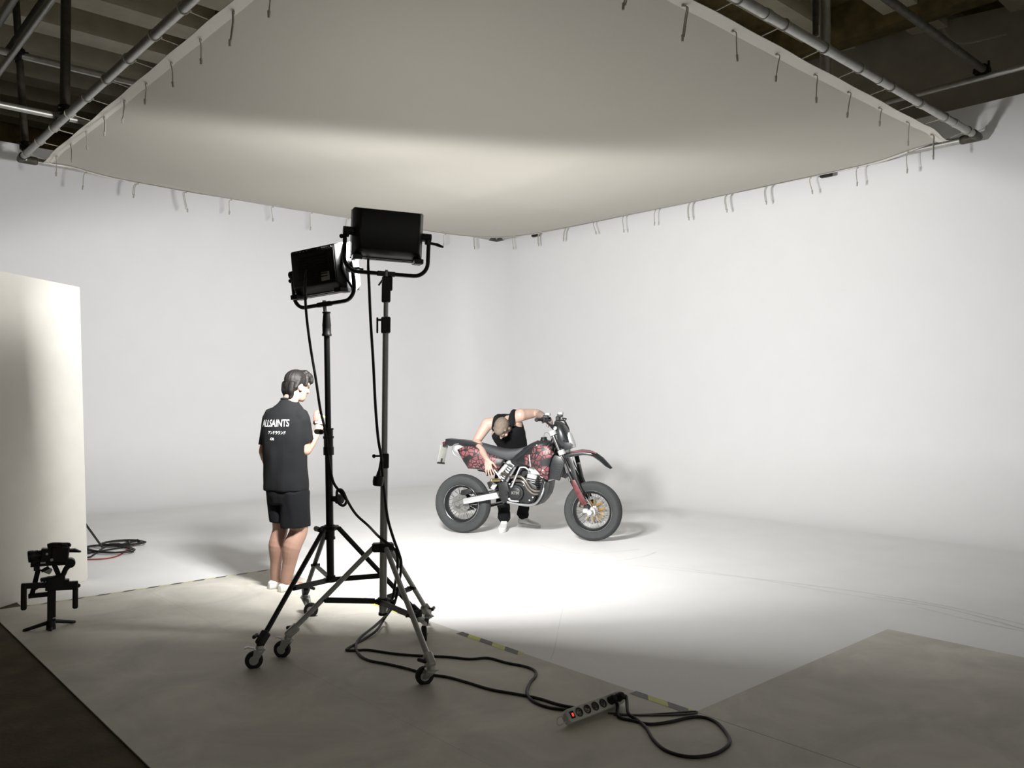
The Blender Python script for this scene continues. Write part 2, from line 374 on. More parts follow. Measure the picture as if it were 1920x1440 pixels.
# ------------------------------------------------------------------ scaffold tubes above
def pole(lab, p, q, r, m, clamps=(), name='scaffold_tube', grp='scaffold tubes above the set'):
    t = thing(name, lab, 'tube', p, None, grp); MB().cyl(p, q, r, n=14).build('tube', m, t)
    p, q = V(p), V(q); d = (q - p).normalized(); x, y, _ = frame(d)
    for c in clamps:
        o = p + d * c; a = MB(); a.cyl(o - d * .04, o + d * .04, r + .022, n=10); a.box(o + x * .07, (.09, .07, .07), None, .012); a.cyl(o + x * .06 - y * .08, o + x * .06 + y * .09, .012, n=6); a.cyl(o - x * .05 - y * .05, o - x * .05 + y * .09, .014, n=6)
        a.build('clamp', m_clamp, t)
    return t
V1 = (XA, 11.55); V2b = onX(122, 190, XA)
pole('dark vertical tube dropping to the far left corner of the cloth frame', onX(48, 283, XA) , V((XA, 11.55, 6.5)) + V((-.09, .1, 0)), .042, m_oldtube, (.06, 1.22))
pole('dark vertical tube carrying the left side of the frame, right of the corner tube', (V2b.x, V2b.y, ZS + .06), (V2b.x, V2b.y, 6.7), .05, m_oldtube, (.02,))
z = 5.72; h1 = G(100, 119, z)
pole('grey level tube crossing two dark vertical tubes, upper left', (-3, h1.y, z), (9.5, h1.y, z), .045, m_steel, (5.25,))
z = 4.585; h2 = G(70, 210, z)
pole('pale level tube lying across the left edge of the cloth frame', (-3, h2.y, z), (9.8, h2.y, z), .035, m_steel, (5.4,))
z = 5.83; d1 = G(60, 35, z)
pole('dark level tube running back to the corner tube, upper left', (d1.x, 3.0, z), (d1.x, 11.9, z), .05, m_oldtube)
z = 5.9; d1 = G(12, 17, z)
pole('pale level tube cut by the top left corner of the picture', (d1.x, 2.5, z), (d1.x, 13.5, z), .05, m_steel)
z = 5.3; d1 = G(11, 118, z)
pole('thin pale level tube at the left picture edge under the dark tubes', (d1.x, 2.5, z), (d1.x, h1.y, z), .035, m_steel)
z = 5.16; ry = G(1800, 156, z); rx = G(1770, 76, z + .08)
pole('pale level tube above the right wall edge, beneath the dark crossing tube', (ry.x, -2, z), (ry.x, 5.0, z), .035, m_steel)
pole('grey level tube ending in a clamp near the upper right picture corner', (4.5, rx.y, z + .08), (ry.x + .12, rx.y, z + .08), .042, m_oldtube, (ry.x - 4.5,))
v3 = onY(1547, 60, 3.9)
pole('stained vertical tube seen behind the right side of the cloth frame', (v3.x, v3.y, 4.56), (v3.x, v3.y, 6.7), .05, m_steel)
v4 = onY(1529, 30, 3.95)
pole('thin dark vertical rod beside the stained tube above the right side', (v4.x, v4.y, 5.05), (v4.x, v4.y, 6.7), .028, m_oldtube)
# small dark fittings under the right back tube, a thin cable on the bare wall
for px, py in ((1549, 324), (1004, 445)):
    p = onX(px, py, XB); MB().box((XB, p.y, ZS - .075), (.07, .16, .06), None, .012).build('tube_clip', m_clamp, fr)
cp = [onX(1768, 55, 10.75), onX(1782, 72, 10.75), onX(1800, 81, 10.75), onX(1830, 78, 10.75), onX(1886, 64, 10.75)]
tag(MB().tube(cp, .014, 6, sub=4).build('wall_cable', m_cord), 'thin pale cable hanging by the bare wall, upper right', 'cable')
# ------------------------------------------------------------------ light stands
def caster(parent, foot, top, face, mplate):
    # foot: contact point on the floor; top: end of the leg; face: way the wheel rolls
    a = MB(); d = V((math.cos(face), math.sin(face), 0)); s = V((-d.y, d.x, 0)); r = .05
    c = V((foot.x, foot.y, r)); pv = V((top.x, top.y, .118))
    cz = MB(); cz.k = 0
    cz.box((pv + V((0, 0, 0))), (.062, .062, .008), Matrix.Rotation(face, 3, 'Z'), .003); cz.cyl(pv + V((0, 0, -.012)), pv + V((0, 0, .02)), .026, .02, 12)
    for k in (-1, 1):
        o = s * .021 * k
        cz.prism([pv + o + d * .03 + V((0, 0, 0)), pv + o - d * .03, c + o - d * .014 + V((0, 0, -.012)), c + o + d * .014 + V((0, 0, -.012)), ], s * .003 * k)
    fork = cz.build('caster', mplate, parent)
    w = MB(); w.lathe(c - s * .016, s, [(0, .03), (0, .042), (.004, .049), (.016, .0502), (.028, .049), (.032, .042), (.032, .03)], 24); w.build('wheel', m_rubber, fork)
    h = MB(); h.lathe(c - s * .0185, s, [(0, .008), (0, .02), (.004, .03), (.033, .03), (.037, .02), (.037, .008)], 20); h.cyl(c - s * .027, c + s * .027, .006, n=8); h.build('hub', m_zinc, fork)
    b = MB(); q = pv - d * .02 + (c - pv).normalized() * .01
    e = c - pv; e.z = 0; e = e.normalized() if e.length > .005 else d
    b.prism([pv + e * .02 + s * .02 + V((0, 0, -.004)), pv + e * .085 + s * .017 + V((0, 0, -.002)), pv + e * .115 + s * .012 + V((0, 0, -.014)), pv + e * .115 - s * .012 + V((0, 0, -.014)), pv + e * .085 - s * .017 + V((0, 0, -.002)), pv + e * .02 - s * .02 + V((0, 0, -.004))], (0, 0, .004)); b.build('brake_pedal', mplate, fork)
    return fork
def knob(a, p, d, l=.05, r=.016):
    p = V(p); d = V(d).normalized(); a.cyl(p, p + d * l, .006, n=8); x, y, _ = frame(d); a.limb([p + d * l - x * r * 1.3, p + d * l + x * r * 1.3], [r * .7, r * .7], 8, 0)

def leg_set(root, feet, tops, hub, brz, col, brw, mleg, mbr, msock, mplate, faces, rleg, brfrac):
    for f, t, fc in zip(feet, tops, faces):
        a = MB(); o = (t - hub); o.z = 0; o.normalize(); a.cyl(hub + o * .055, t, rleg, n=12); leg = a.build('leg', mleg, root)
        d = (hub - t).normalized(); b = MB(); b.bar(t + d * .075, t - d * .01, .046, .05, bev=.008); b.cyl(t + V((0, 0, .01)), V((t.x, t.y, .125)), .018, n=12)
        b.build('foot_socket', msock, leg)
        k = MB(); x, y, _ = frame(d); sd = o.cross(V((0, 0, 1))); knob(k, t + d * .045, (sd + o * .4), .05, .016); k.build('clamp_knob', m_blackp, leg)
        caster(root, f, t, fc, mplate)
        h0 = V((col.x, col.y, 0)); u = (brz - hub.z) / (t.z - hub.z); j = hub + (t - hub) * brfrac; c0 = V((col.x, col.y, brz)) + o * .02
        c = MB(); c.bar(c0, j, .012, .032, bev=.002) if brw else c.bar(c0, j, .02, .02)
        c.cyl(j - sd * .03, j + sd * .03, .01, n=8); c.build('brace', mbr, root)
    return

# left stand, black
sl = thing('light_stand', 'black wheeled light stand beside the standing person', 'light stand', PL)
feetL = [G(476, 1254), G(583, 1157), G(795, 1203)]
def legtop(px, py, f, z): d = ray(px, py); q = CO + d * ((z - CAMH) / d.z); return q
topsL = [legtop(487, 1206, feetL[0], .15), legtop(572, 1110, feetL[1], .15), legtop(786, 1152, feetL[2], .15)]
hubL = AT(618, 990, PL); topL = AT(612, 583, PL); botL = AT(620, 1088, PL); axL = (topL - botL).normalized()
def onL(y): return botL + axL * (((AT(616, y, PL)).z - botL.z) / axL.z)
a = MB(); a.cyl(botL, onL(830), .0235, n=18); a.build('column', m_black, sl)
a = MB(); a.cyl(onL(840), onL(625), .0185, n=16); a.build('riser', m_black, sl)
a = MB(); a.lathe(onL(630), axL, [(0, .018), (0, .030), (.012, .030), (.016, .027), (.06, .027), (.065, .028), (.14, .021), (.145, .026), (.152, .026), (.152, .01)], 18); a.build('top_grip', m_blackp, sl)
a = MB(); a.cyl(onL(853), onL(838), .033, n=18); a.cyl(onL(838), onL(806), .029, n=18); a.cyl(onL(806), onL(803), .033, n=18); a.cyl(onL(822), onL(818), .034, n=18)
RTV = V((.912, -.41, 0)); FWV = V((.41, .912, 0))                 # image right and away, on the ground, near the left stand
col = a.build('collar', m_blackp, sl); a = MB(); knob(a, onL(809), -RTV * .9 - FWV * .4, .065, .024); a.build('clamp_knob', m_blackp, col)
a = MB(); a.box(hubL, (.10, .10, .03), Matrix.Rotation(.6, 3, 'Z'), .01); a.cyl(hubL - V((0, 0, .07)), hubL + V((0, 0, .02)), .032, n=16); a.cyl(hubL - V((0, 0, .07)) , hubL - V((0, 0, .055)), .036, n=16)
col = a.build('hub', m_blackp, sl); a = MB(); knob(a, hubL - RTV * .045 + FWV * -.02, -RTV * .9 - FWV * .3, .03, .024); a.build('clamp_knob', m_blackp, col)
a = MB(); k1 = onL(935); a.cyl(k1, k1 + RTV * .05 - FWV * .03, .018, n=12); a.lathe(k1 + RTV * .05 - FWV * .03, RTV * .6 - FWV * .8, [(0, .02), (0, .032), (.03, .03), (.032, .02), (.032, .001)], 12); a.build('riser_lock', m_blackp, sl)
a = MB(); a.cyl(botL - V((0, 0, .01)), botL + V((0, 0, .03)), .03, n=14); a.box(botL + V((0, 0, .005)), (.07, .07, .02), None, .004); a.build('lower_collar', m_blackp, sl)
leg_set(sl, feetL, topsL, hubL, botL.z + .004, PL, True, m_black, m_black, m_blackp, m_zinc, [2.7, 2.5, 1.0], .0155, .55)
# right stand, chrome
sr = thing('light_stand', 'chrome wheeled light stand in front of the black one, its legs bare metal', 'light stand', PR)
feetR = [G(529, 1233), G(796, 1284), G(797, 1172)]
topsR = [legtop(540, 1190, 0, .145), legtop(809, 1247, 0, .14), legtop(803, 1148, 0, .14)]
hubR = AT(718, 1026, PR); topR = AT(724, 530, PR); botR = AT(718, 1151, PR); axR = (topR - botR).normalized()
def onR(y): return botR + axR * (((AT(720, y, PR)).z - botR.z) / axR.z)
a = MB()
def fluted(p, q, r):
    x, y, d = frame(q - p); vs = []; n = 24
    for e in (p, q):
        for i in range(n): t = 2 * PI * i / n; rr = r * (1 if i % 6 else .80); vs.append(e + (x * math.cos(t) + y * math.sin(t)) * rr)
    return vs, [[i, (i + 1) % n, n + (i + 1) % n, n + i] for i in range(n)] + [list(range(n))[::-1], list(range(n, 2 * n))]
a.raw(*fluted(botR, onR(862), .0225)); a.build('column', m_stand, sr)
a = MB(); a.raw(*fluted(onR(862), onR(600), .018)); a.build('riser', m_stand, sr)
a = MB(); a.cyl(onR(610), onR(540), .0145, n=16); a.build('riser', m_stand, sr)
vd = V((.85, -.53, 0)); ROTL = Matrix.Rotation(-.5, 3, 'Z')
for y0, y1, w_ in ((878, 850, .052), (625, 594, .055), (567, 519, .052)):
    a = MB(); a.bar(onR(y0), onR(y1), w_, w_, up=(.5, .85, 0), bev=.006)
    if y0 == 567: a.bar(onR(545) + vd * .022, onR(519) + vd * .022, .03, .045, up=(.5, .85, 0), bev=.004)
    c = a.build('collar', m_blackp, sr)
    a = MB(); p = onR((y0 + y1) / 2 - 8)
    if y0 == 567: p = onR(520); a.bar(p - vd * .012, p - vd * .045 + V((0, 0, -.05)), .01, .01)
    elif y0 == 625: p = onR(600); a.cyl(p, p - vd * .05, .007, n=8); a.limb([p - vd * .05 + V((0, 0, .01)), p - vd * .05 + V((0, 0, -.075))], [.006, .006], 8, 0)
    else: p = onR(855); a.cyl(p, p - vd * .06, .006, n=8); a.ball(p - vd * .062, .012, n=8)
    a.build('lock_lever', m_blackp, c)
a = MB(); a.cyl(onR(519), onR(510), .012, n=10); a.build('spigot', m_zinc, sr)
a = MB(); a.box(hubR, (.13, .075, .05), Matrix.Rotation(-.55, 3, 'Z'), .01); a.box(hubR, (.075, .12, .045), Matrix.Rotation(-.1, 3, 'Z'), .01); a.build('hub', m_blackp, sr)
brR = onR(1127)
a = MB(); a.cyl(brR - V((0, 0, .02)), brR + V((0, 0, .02)), .032, n=14); a.box(brR, (.075, .075, .03), Matrix.Rotation(.4, 3, 'Z'), .005); knob(a, brR + vd * .02, vd, .05, .006); a.build('lower_collar', m_blackp, sr)
a = MB(); a.cyl(botR - V((0, 0, .006)), botR + V((0, 0, .008)), .027, n=14); a.build('end_cap', m_rubber, sr)
leg_set(sr, feetR, topsR, hubR, brR.z, PR, True, m_stand, m_black, m_zinc, m_zinc, [2.2, 2.8, 1.2], .0155, .61)

# ------------------------------------------------------------------ panel lamps
m_lampside = mat('silver_lamp_frame', '77797b', .55, .0, .06, 30)
m_diff = mat('opal_diffuser', 'f2f2f0', .4)
def panel_lamp(lab, c, az, roll, silverside, yokeb):
    rot = Matrix.Rotation(az - PI / 2, 3, 'Z') @ Matrix.Rotation(roll, 3, 'Y') @ Matrix.Rotation(R(3), 3, 'X'); t = thing('panel_lamp', lab, 'lamp', c, rot)
    W, H = .210, .146
    a = MB()                                                   # housing: sloped back, the back towards -y
    def rect(y, w, h0, h1): return [V((-w, y, h0)), V((w, y, h0)), V((w, y, h1)), V((-w, y, h1))]
    L = [rect(.075, W, -H, H), rect(-.015, W, -H, H), rect(-.075, W - .03, -H + .045, H - .012), rect(-.082, W - .05, -H + .06, H - .03)]
    vs = sum(L, []); fs = [[3, 2, 1, 0], [12, 13, 14, 15]] + [[4 * k + i, 4 * k + (i + 1) % 4, 4 * k + 4 + (i + 1) % 4, 4 * k + 4 + i] for k in range(3) for i in range(4)]
    b = bmesh.new(); vv = [b.verts.new(v) for v in vs]; [b.faces.new([vv[i] for i in f]) for f in fs]; bmesh.ops.recalc_face_normals(b, faces=b.faces[:])
    bmesh.ops.bevel(b, geom=b.edges[:], offset=.005, segments=2, affect='EDGES'); a.bm(b)
    if silverside:
        for k in range(9): a.box((0, -.0835, -.055 + k * .017), (.24, .006, .006))
    for k in (-1, 1): a.box((k * (W - .028), -.03, -H - .004), (.055, .10, .03), None, .004)
    a.box((0, -.012, -H + .005), (2 * W - .11, .012, .012)); a.box((0, .02, -H + .002), (2 * W - .11, .012, .012))
    body = a.build('housing', m_black, t, True)
    a = MB(); a.box((0, .0775, 0), (2 * W - .03, .004, 2 * H - .03), None, .001); a.build('diffuser', m_diff, t, True)
    a = MB()
    for k in (-1, 1): a.box((k * (W - .006), .085, 0), (.012, .025, 2 * H)); a.box((0, .085, k * (H - .006)), (2 * W, .025, .012))
    a.build('front_frame', m_black, t, True)
    if silverside:
        a = MB(); x = W + .004                                  # pale side cheek with openings
        o = [(-.02, H - .01), (.095, H + .02), (.10, -H + .03), (.05, -H - .01), (-.03, -H + .075), (-.055, -.02)]
        hole = lambda y, z, hy, hz: a.box((x + .006, y, z), (.006, hy, hz), None, .001)
        a.prism([(x, p, q) for p, q in o], (.008, 0, 0), .002); a.build('side_cheek', m_lampside, t, True, label='silver side plate with openings')
        a = MB()
        for y, z, hy, hz in ((.035, .11, .06, .05), (.02, .03, .018, .09), (.04, -.085, .035, .05)): a.box((x + .0085, y, z), (.004, hy, hz), None, .001)
        a.box((x + .016, .02, -.03), (.03, .02, .012)); a.build('side_opening', m_blackp, t, True)
        a = MB()
        for k in range(6): a.cyl((-.15 + k * .028, -.078, H - .03), (-.15 + k * .028, -.088, H - .03), .008, n=8)
        a.box((.03, -.078, H - .03), (.05, .012, .02)); a.build('control_panel', m_blackp, t, True)
        a = MB(); a.box((.10, -.078, -.055), (.07, .012, .055), None, .003); a.build('connector_plate', m_zinc, t, True)
        a = MB()
        for k in range(5): a.box((.09 + .018 * k, -.0845, H - .025), (.012, .001, .006))
        for k in range(4): a.box((.10 + .018 * k, -.0845, H - .036), (.012, .001, .004))
        a.build('printed_mark', m_zinc, t, True)
    else:
        a = MB()
        for k in (-1, 1): a.box((k * (W - .045), -.052, -H + .035), (.022, .012, .016), Matrix.Rotation(-.6, 3, 'X'))
        a.build('latch_plate', m_oldtube, t, True)
        a = MB()
        for k in (-1, 0, 1): a.box((.012 * k - .005, -.081, H - .045), (.010, .001, .005))
        a.box((-.005, -.081, H - .053), (.035, .001, .003)); a.build('printed_mark', m_oldtube, t, True)
    yk = MB(); X = W + .042; zb = yokeb; rr = .05; pts = [(-X, 0, .01), (-X, 0, zb + rr * 1.4)]
    pts = [V((-X, 0, .02)), V((-X, 0, zb + .085))]
    for i in range(1, 8): u = PI / 2 * i / 8; pts.append(V((-X + .085 * (1 - math.cos(u)), 0, zb + .085 * (1 - math.sin(u)))))
    pts.append(V((-X + .085, 0, zb))); pts += [V((-p.x, p.y, p.z)) for p in pts[::-1]]
    vs = []; n = len(pts)
    yk.tube(pts, .0125, 8, flat=1.0); yk.box((0, 0, zb), (.11, .03, .03), None, .004)
    y = yk.build('yoke', m_black, t, True)
    for k in (-1, 1):
        a = MB(); a.cyl((k * (W - .02), 0, .005), (k * (X + .012), 0, .005), .026, n=16); a.box((k * (X - .012), 0, -.004), (.02, .045, .065), None, .006); a.build('pivot', m_blackp, t, True)
    a = MB(); a.cyl((X, 0, -.025), (X + .055, 0, -.03), .009, n=8); a.limb([V((X + .05, -.0, -.03)), V((X + .085, -.01, -.042))], [.011, .007], 8, 0); a.ball((-X - .02, 0, -.03), .014, n=8); a.build('tilt_lever', m_blackp, y, True)
    a = MB(); a.cyl((0, 0, zb - .004), (0, 0, zb - .045), .012, n=10); a.cyl((0, 0, zb + .012), (0, 0, zb + .024), .012, n=8); a.build('mount_spigot', m_zinc, t, True)
    return t
panel_lamp('large black panel lamp seen from behind, on the chrome stand', headR, AZR, R(1.8), False, -.232)
panel_lamp('black panel lamp with pale silver side plate, on the black stand', headL, AZL, R(-4), True, -.215)

# ------------------------------------------------------------------ cables
def cable(name, lab, pts, r, m, cat='cable', sub=6, n=8, grp=None):
    return tag(MB().tube(pts, r, n, sub=sub).build(name, m), lab, cat, grp)
AL = lambda x, y, off=0: AT(x, y, PL) - FWV * off
AR = lambda x, y, off=0: AT(x, y, PR) - V((.55, .83, 0)) * off
cz = .011
cable('lamp_cable', 'black cable looping from the silver-sided lamp across to the chrome stand', [AL(573, 512, .10), AL(571, 522, .14), AL(570, 545, .10), AL(574, 590, .02), AL(582, 650), AL(592, 710), AL(601, 770), AL(610, 812, .03), AL(614, 850, .03), AL(618, 875, .03), AL(625, 905, .03),
    AL(640, 925, .06), AL(647, 936, .08), AL(641, 945, .08), AL(631, 938, .08), AL(630, 918, .07), AL(640, 918, .06), AL(650, 938, .05), AL(668, 965, .0), AL(690, 985, .02), AR(712, 1006, .03), AR(735, 1022, .05), AR(744, 1036, .05), AR(745, 1060, .04), AR(741, 1090, .05), AR(736, 1118, .05), AR(733, 1130, .05),
    G(722, 1155, .05), G(700, 1176, cz), G(676, 1195, cz), G(667, 1210, cz), G(672, 1226, cz), G(690, 1238, cz), G(725, 1245, cz), G(760, 1253, cz), G(800, 1264, cz), G(840, 1270, cz), G(880, 1281, cz), G(920, 1293, cz), G(970, 1302, cz), G(1010, 1310, cz), G(1050, 1322, cz), G(1085, 1328, cz), G(1120, 1330, cz)], .0085, m_cable, sub=5)
cable('lamp_cable', 'black cable hanging straight down from the large panel lamp to the power strip', [AR(690, 482, -.06), AR(690, 495, .0), AR(692, 530, .03), AR(695, 600, .03), AR(700, 680, .03), AR(704, 760, .03), AR(709, 820, .04), AR(715, 855, .06), AR(717, 885, .05), AR(721, 925, .04), AR(727, 970, .04), AR(737, 1005, .05), AR(748, 1035, .06), AR(752, 1055, .06), AR(748, 1090, .06), AR(742, 1118, .06), AR(735, 1135, .06),
    G(722, 1158, .07), G(706, 1182, .03), G(680, 1200, cz), G(655, 1214, cz), G(650, 1219, cz), G(662, 1220, cz), G(690, 1219, cz), G(740, 1226, cz), G(790, 1230, cz), G(840, 1232, cz), G(880, 1236, cz), G(915, 1234, cz), G(950, 1243, cz), G(985, 1250, cz), G(1003, 1258, cz), G(1004, 1268, cz), G(994, 1280, cz), G(988, 1296, cz), G(992, 1308, cz), G(1005, 1318, cz), G(1030, 1327, cz), G(1060, 1331, cz), G(1095, 1333, cz)], .0085, m_cable, sub=5)
t = thing('cable_connector', 'black round plug connector hanging on the chrome stand', 'connector', AR(711, 893, .05))
a = MB(); p = AR(711, 895, .07); a.lathe(p + V((0, 0, .045)), (-.1, 0, -1), [(0, .008), (.01, .012), (.03, .016), (.034, .03), (.06, .033), (.085, .03), (.09, .022), (.09, .001)], 14); a.build('plug_body', m_blackp, t)
a = MB(); a.tube([p + V((0, 0, .04)), AR(713, 872, .06), AR(716, 858, .05), AR(719, 866, .03)], .008, 8, sub=4); a.build('cable_end', m_cable, t)

# ------------------------------------------------------------------ power strip, lying on its long edge
e0, e1 = G(1056, 1365), G(1166, 1323); cst = (e0 + e1) / 2; ux = (e1 - e0).normalized(); LS = (e1 - e0).length
nx = V((ux.y, -ux.x, 0))
if nx.y > 0: nx = -nx
tl = R(38); fz = (nx * math.cos(tl) + V((0, 0, 1)) * math.sin(tl)); fu = ux.cross(fz); fu = fu if fu.z > 0 else -fu
rot = Matrix((ux, fu, fz)).transposed()
if rot.determinant() < 0: rot = Matrix((ux, fu, -fz)).transposed()
m_strip = mat('pale_grey_plastic', 'd0d0ca', .5, vary=.08); m_sock = mat('socket_dark_grey', '2e2f30', .5)
HS = .032; DS = .021
ctr = cst + V((0, 0, HS * fu.z + DS * fz.z + .004))
st = thing('power_strip', 'grey six-socket power strip with a glowing red switch, lying on the grey board', 'power strip', ctr, rot)
LW = LS / 2 - .012
o = [V((x, y, -DS)) for x, y in [(-LW, -HS * .55), (-LW + .012, -HS), (LW - .02, -HS)] + [(LW - .02 + .03 * math.sin(k * PI / 6), -HS * math.cos(k * PI / 6)) for k in range(1, 6)] + [(LW - .02, HS), (-LW + .012, HS), (-LW, HS * .55)]]
MB().prism(o, (0, 0, 2 * DS), .006, 2).build('casing', m_strip, st, True)
SX = [-LW + .078 + k * (2 * LW - .115) / 5 for k in range(6)]
for k in range(6):
    a = MB(); a.lathe((SX[k], 0, DS - .001), (0, 0, 1), [(0, .0185), (.003, .0215), (.0045, .0215), (.0045, .018), (.001, .0165), (.001, .0005)], 20)
    for q in (-1, 1): a.cyl((SX[k] + .0095 * q * .7, .0095 * q * .7, DS + .0005), (SX[k] + .0095 * q * .7, .0095 * q * .7, DS + .0012), .0028, n=8)
    a.build('socket', m_sock, st, True)
m_glow = mat('red_switch_lamp', 'c01818', .3, emit='ff4a40', estr=1.0)
a = MB(); a.box((-LW + .032, 0, DS), (.026, .034, .005), None, .001); sw = a.build('switch_frame', m_blackp, st, True)
a = MB(); a.box((-LW + .032, -.001, DS + .003), (.010, .016, .005), Matrix.Rotation(.12, 3, 'X'), .001); a.build('switch', m_glow, sw, True)
a = MB(); a.tube([(-LW, .012, -.004), (-LW - .03, .015, -.006), (-LW - .05, -.005, -.008), (-LW - .04, -.02, -.01), (-LW - .015, -.018, -.006), (-LW, -.014, -.004)], .0035, 6, sub=5); a.build('hanging_loop', m_strip, st, True)
Ms = MW[st.name]
for k, lab, e in ((4, 'black round mains plug in the power strip, left of the end plug', 0), (5, 'black round mains plug in the end socket of the power strip', 1)):
    a = MB(); a.lathe(Ms @ V((SX[k], 0, DS + .006)), fz if (Ms.to_3x3() @ V((0, 0, 1))).dot(fz) > 0 else -fz, [(0, .018), (.002, .0205), (.022, .0195), (.034, .012), (.034, .001)], 18)
    p = Ms @ V((SX[k], -.002, DS + .03)); a.limb([p, p + (V((0, 0, -.02)) + nx * .004 + ux * (.03 if e else .012))], [.012, .007], 8, 0)
    tag(a.build('mains_plug', m_rubber), lab, 'plug', 'mains plugs in the power strip')
p4 = Ms @ V((SX[4], -.01, DS + .028)); p5 = Ms @ V((SX[5], -.008, DS + .03))
cable('extension_cord', 'black cord making a wide loop on the boards right of the power strip', [p5, p5 + ux * .03 + V((0, 0, -.008)), G(1178, 1337, .03), G(1195, 1350, .014), G(1212, 1366, cz), G(1226, 1388, cz), G(1250, 1408, cz), G(1290, 1419, cz), G(1332, 1416, cz), G(1358, 1404, cz), G(1368, 1390, cz), G(1360, 1372, cz), G(1342, 1354, cz), G(1318, 1345, cz), G(1290, 1346, cz), G(1255, 1354, cz), G(1218, 1358, cz), G(1190, 1352, cz), G(1160, 1344, .014), p4 + V((0, 0, -.03)) + ux * .02, p4], .0085, m_cable)
a = MB(); pts = [G(1140, 1337, .01), G(1190, 1340, .01), G(1240, 1338, .01), G(1280, 1335, .01), G(1305, 1334, .01), G(1298, 1338, .01), G(1240, 1341, .01), G(1150, 1340, .01)]
tag(a.tube(pts, .006, 6, sub=5, flat=.6).build('flat_cable', m_gcable), 'thin grey cable running from the power strip to the hazard tape end', 'cable')

# ------------------------------------------------------------------ hazard tape pieces
m_yel = mat('tape_yellow', 'c9cd5e', .5, vary=.1); m_tblk = mat('tape_black', '4a4a46', .5, vary=.25, scale=25)
def tape(p0, p1, wd, per, lab, z, slant, first, cutl=True, m1=None):
    p0, p1 = V(p0), V(p1); d = (p1 - p0); L = d.length; d.normalize(); s = V((-d.y, d.x, 0)); a = MB(); x = -slant; k = first
    t = thing('hazard_tape', lab, 'tape', p0, None, 'striped hazard tape on the floor')
    def clip(poly):                                             # keep 0..L along d
        for sgn, lim in ((1, 0), (-1, -L)):
            o = []
            for i in range(len(poly)):
                A, B = poly[i], poly[(i + 1) % len(poly)]; fa, fb = sgn * A[0] - lim, sgn * B[0] - lim
                if fa >= 0: o.append(A)
                if fa * fb < 0: u = fa / (fa - fb); o.append((A[0] + (B[0] - A[0]) * u, A[1] + (B[1] - A[1]) * u))
            poly = o
            if not poly: return poly
        return poly
    while x < L + slant:
        poly = clip([(x, 0), (x + per, 0), (x + per + slant, wd), (x + slant, wd)])
        if len(poly) > 2:
            b = MB(); b.prism([p0 + d * q[0] + s * q[1] + V((0, 0, z)) for q in poly], (0, 0, .0006)); b.build('black_stripe' if k % 2 else 'yellow_stripe', m_tblk if k % 2 else (m1 or m_yel), t)
        x += per; k += 1
    return t
XT = 3.392; tz = .0066
tape((XT, 4.235, 0), (XT, 3.645, 0), -.055, .118, 'striped hazard tape on the board edge right of the stand wheels', tz, .05, 1)
tape((XT, 2.785, 0), (XT, 2.43, 0), -.055, .125, 'striped hazard tape at the board corner by the thin grey cable', tz, .05, 1)
tape((XT, 5.38, 0), (XT, 4.70, 0), -.055, .118, 'striped hazard tape on the board edge behind the stand legs', tz, .05, 1)
tape((3.38, 6.895, 0), (1.42, 6.895, 0), .035, .093, 'long dashed hazard tape along the far board edge, left of the person', tz, .04, 0, m1=mat('tape_pale', 'cfcdb0', .6))
# ------------------------------------------------------------------ paper on the floor
m_paper = mat('white_paper', 'ececea', .8, vary=.03); m_ink = mat('grey_ink', '7d7d80', .8)
def papers(lab, pts, lines, z):
    t = thing('paper_sheet', lab, 'paper', G(*pts[0])); P = [G(x, y, z) for x, y in pts]; MB().prism(P, (0, 0, .0012)).build('sheet', m_paper, t); a = MB()
    for l in range(lines):
        v = .16 + .66 * l / lines; u = .12
        while u < (.9 if l % 3 else .7):
            wd = rnd.uniform(.03, .09); q = lambda u, v: P[0].lerp(P[1], u).lerp(P[3].lerp(P[2], u), v) + V((0, 0, .0018))
            a.raw([q(u, v), q(u + wd, v), q(u + wd, v + .028), q(u, v + .028)], [[0, 1, 2, 3]]); u += wd + .025
    if lines: a.build('printed_line', m_ink, t, kind='stuff')
papers('white printed sheet lying on the white floor behind the stand legs', [(652, 1091), (716, 1105), (680, 1122), (612, 1103)], 7, .004)
papers('white sheet half under the printed one, near the sock feet', [(585, 1092), (640, 1084), (690, 1120), (655, 1126)], 0, .002)

# ------------------------------------------------------------------ white board, prop leg, cable coil
q1 = G(165, 1088); dv = (q1 - G(0, 1140)).normalized(); q0 = q1 - dv * 1.25; nb = V((-dv.y, dv.x, 0)); lean = nb * .10
pb = thing('foam_board', 'tall white foam board standing at the left picture edge', 'board', q1)
a = MB(); Hb = 2.46; pts = [q0, q1 - dv * .02, q1 + V((0, 0, .022)), q1 + lean + V((0, 0, Hb)), q0 + lean + V((0, 0, Hb + .02))]
a.prism(pts, nb * .05, .006); a.build('panel', m_foam, pb)
a = MB(); e = q1 + V((0, 0, .0)); g0, g1 = G(193, 1030), AT(165, 990, q1) + nb * .3
a.cyl(g0 + V((0, 0, .012)), AT(150, 968, g0) , .011, n=8); lg = tag(a.build('prop_leg', m_black), 'dark prop leg sloping down from behind the foam board', 'prop')
a = MB(); c = G(205, 1033); rr = random.Random(5)
def loops(c, rx, ry, n, ang, z0):
    ca, sa = math.cos(ang), math.sin(ang); pts = []
    for i in range(n * 14): t = 2 * PI * i / 14; x = rx * math.cos(t) * (1 + .1 * math.sin(t * .37)); y = ry * math.sin(t) * (1 + .12 * math.cos(t * .53)); pts.append(c + V((x * ca - y * sa, x * sa + y * ca, z0 + .012 * abs(math.sin(t * .21)))))
    return pts
RTc = V((.95, -.31, 0))
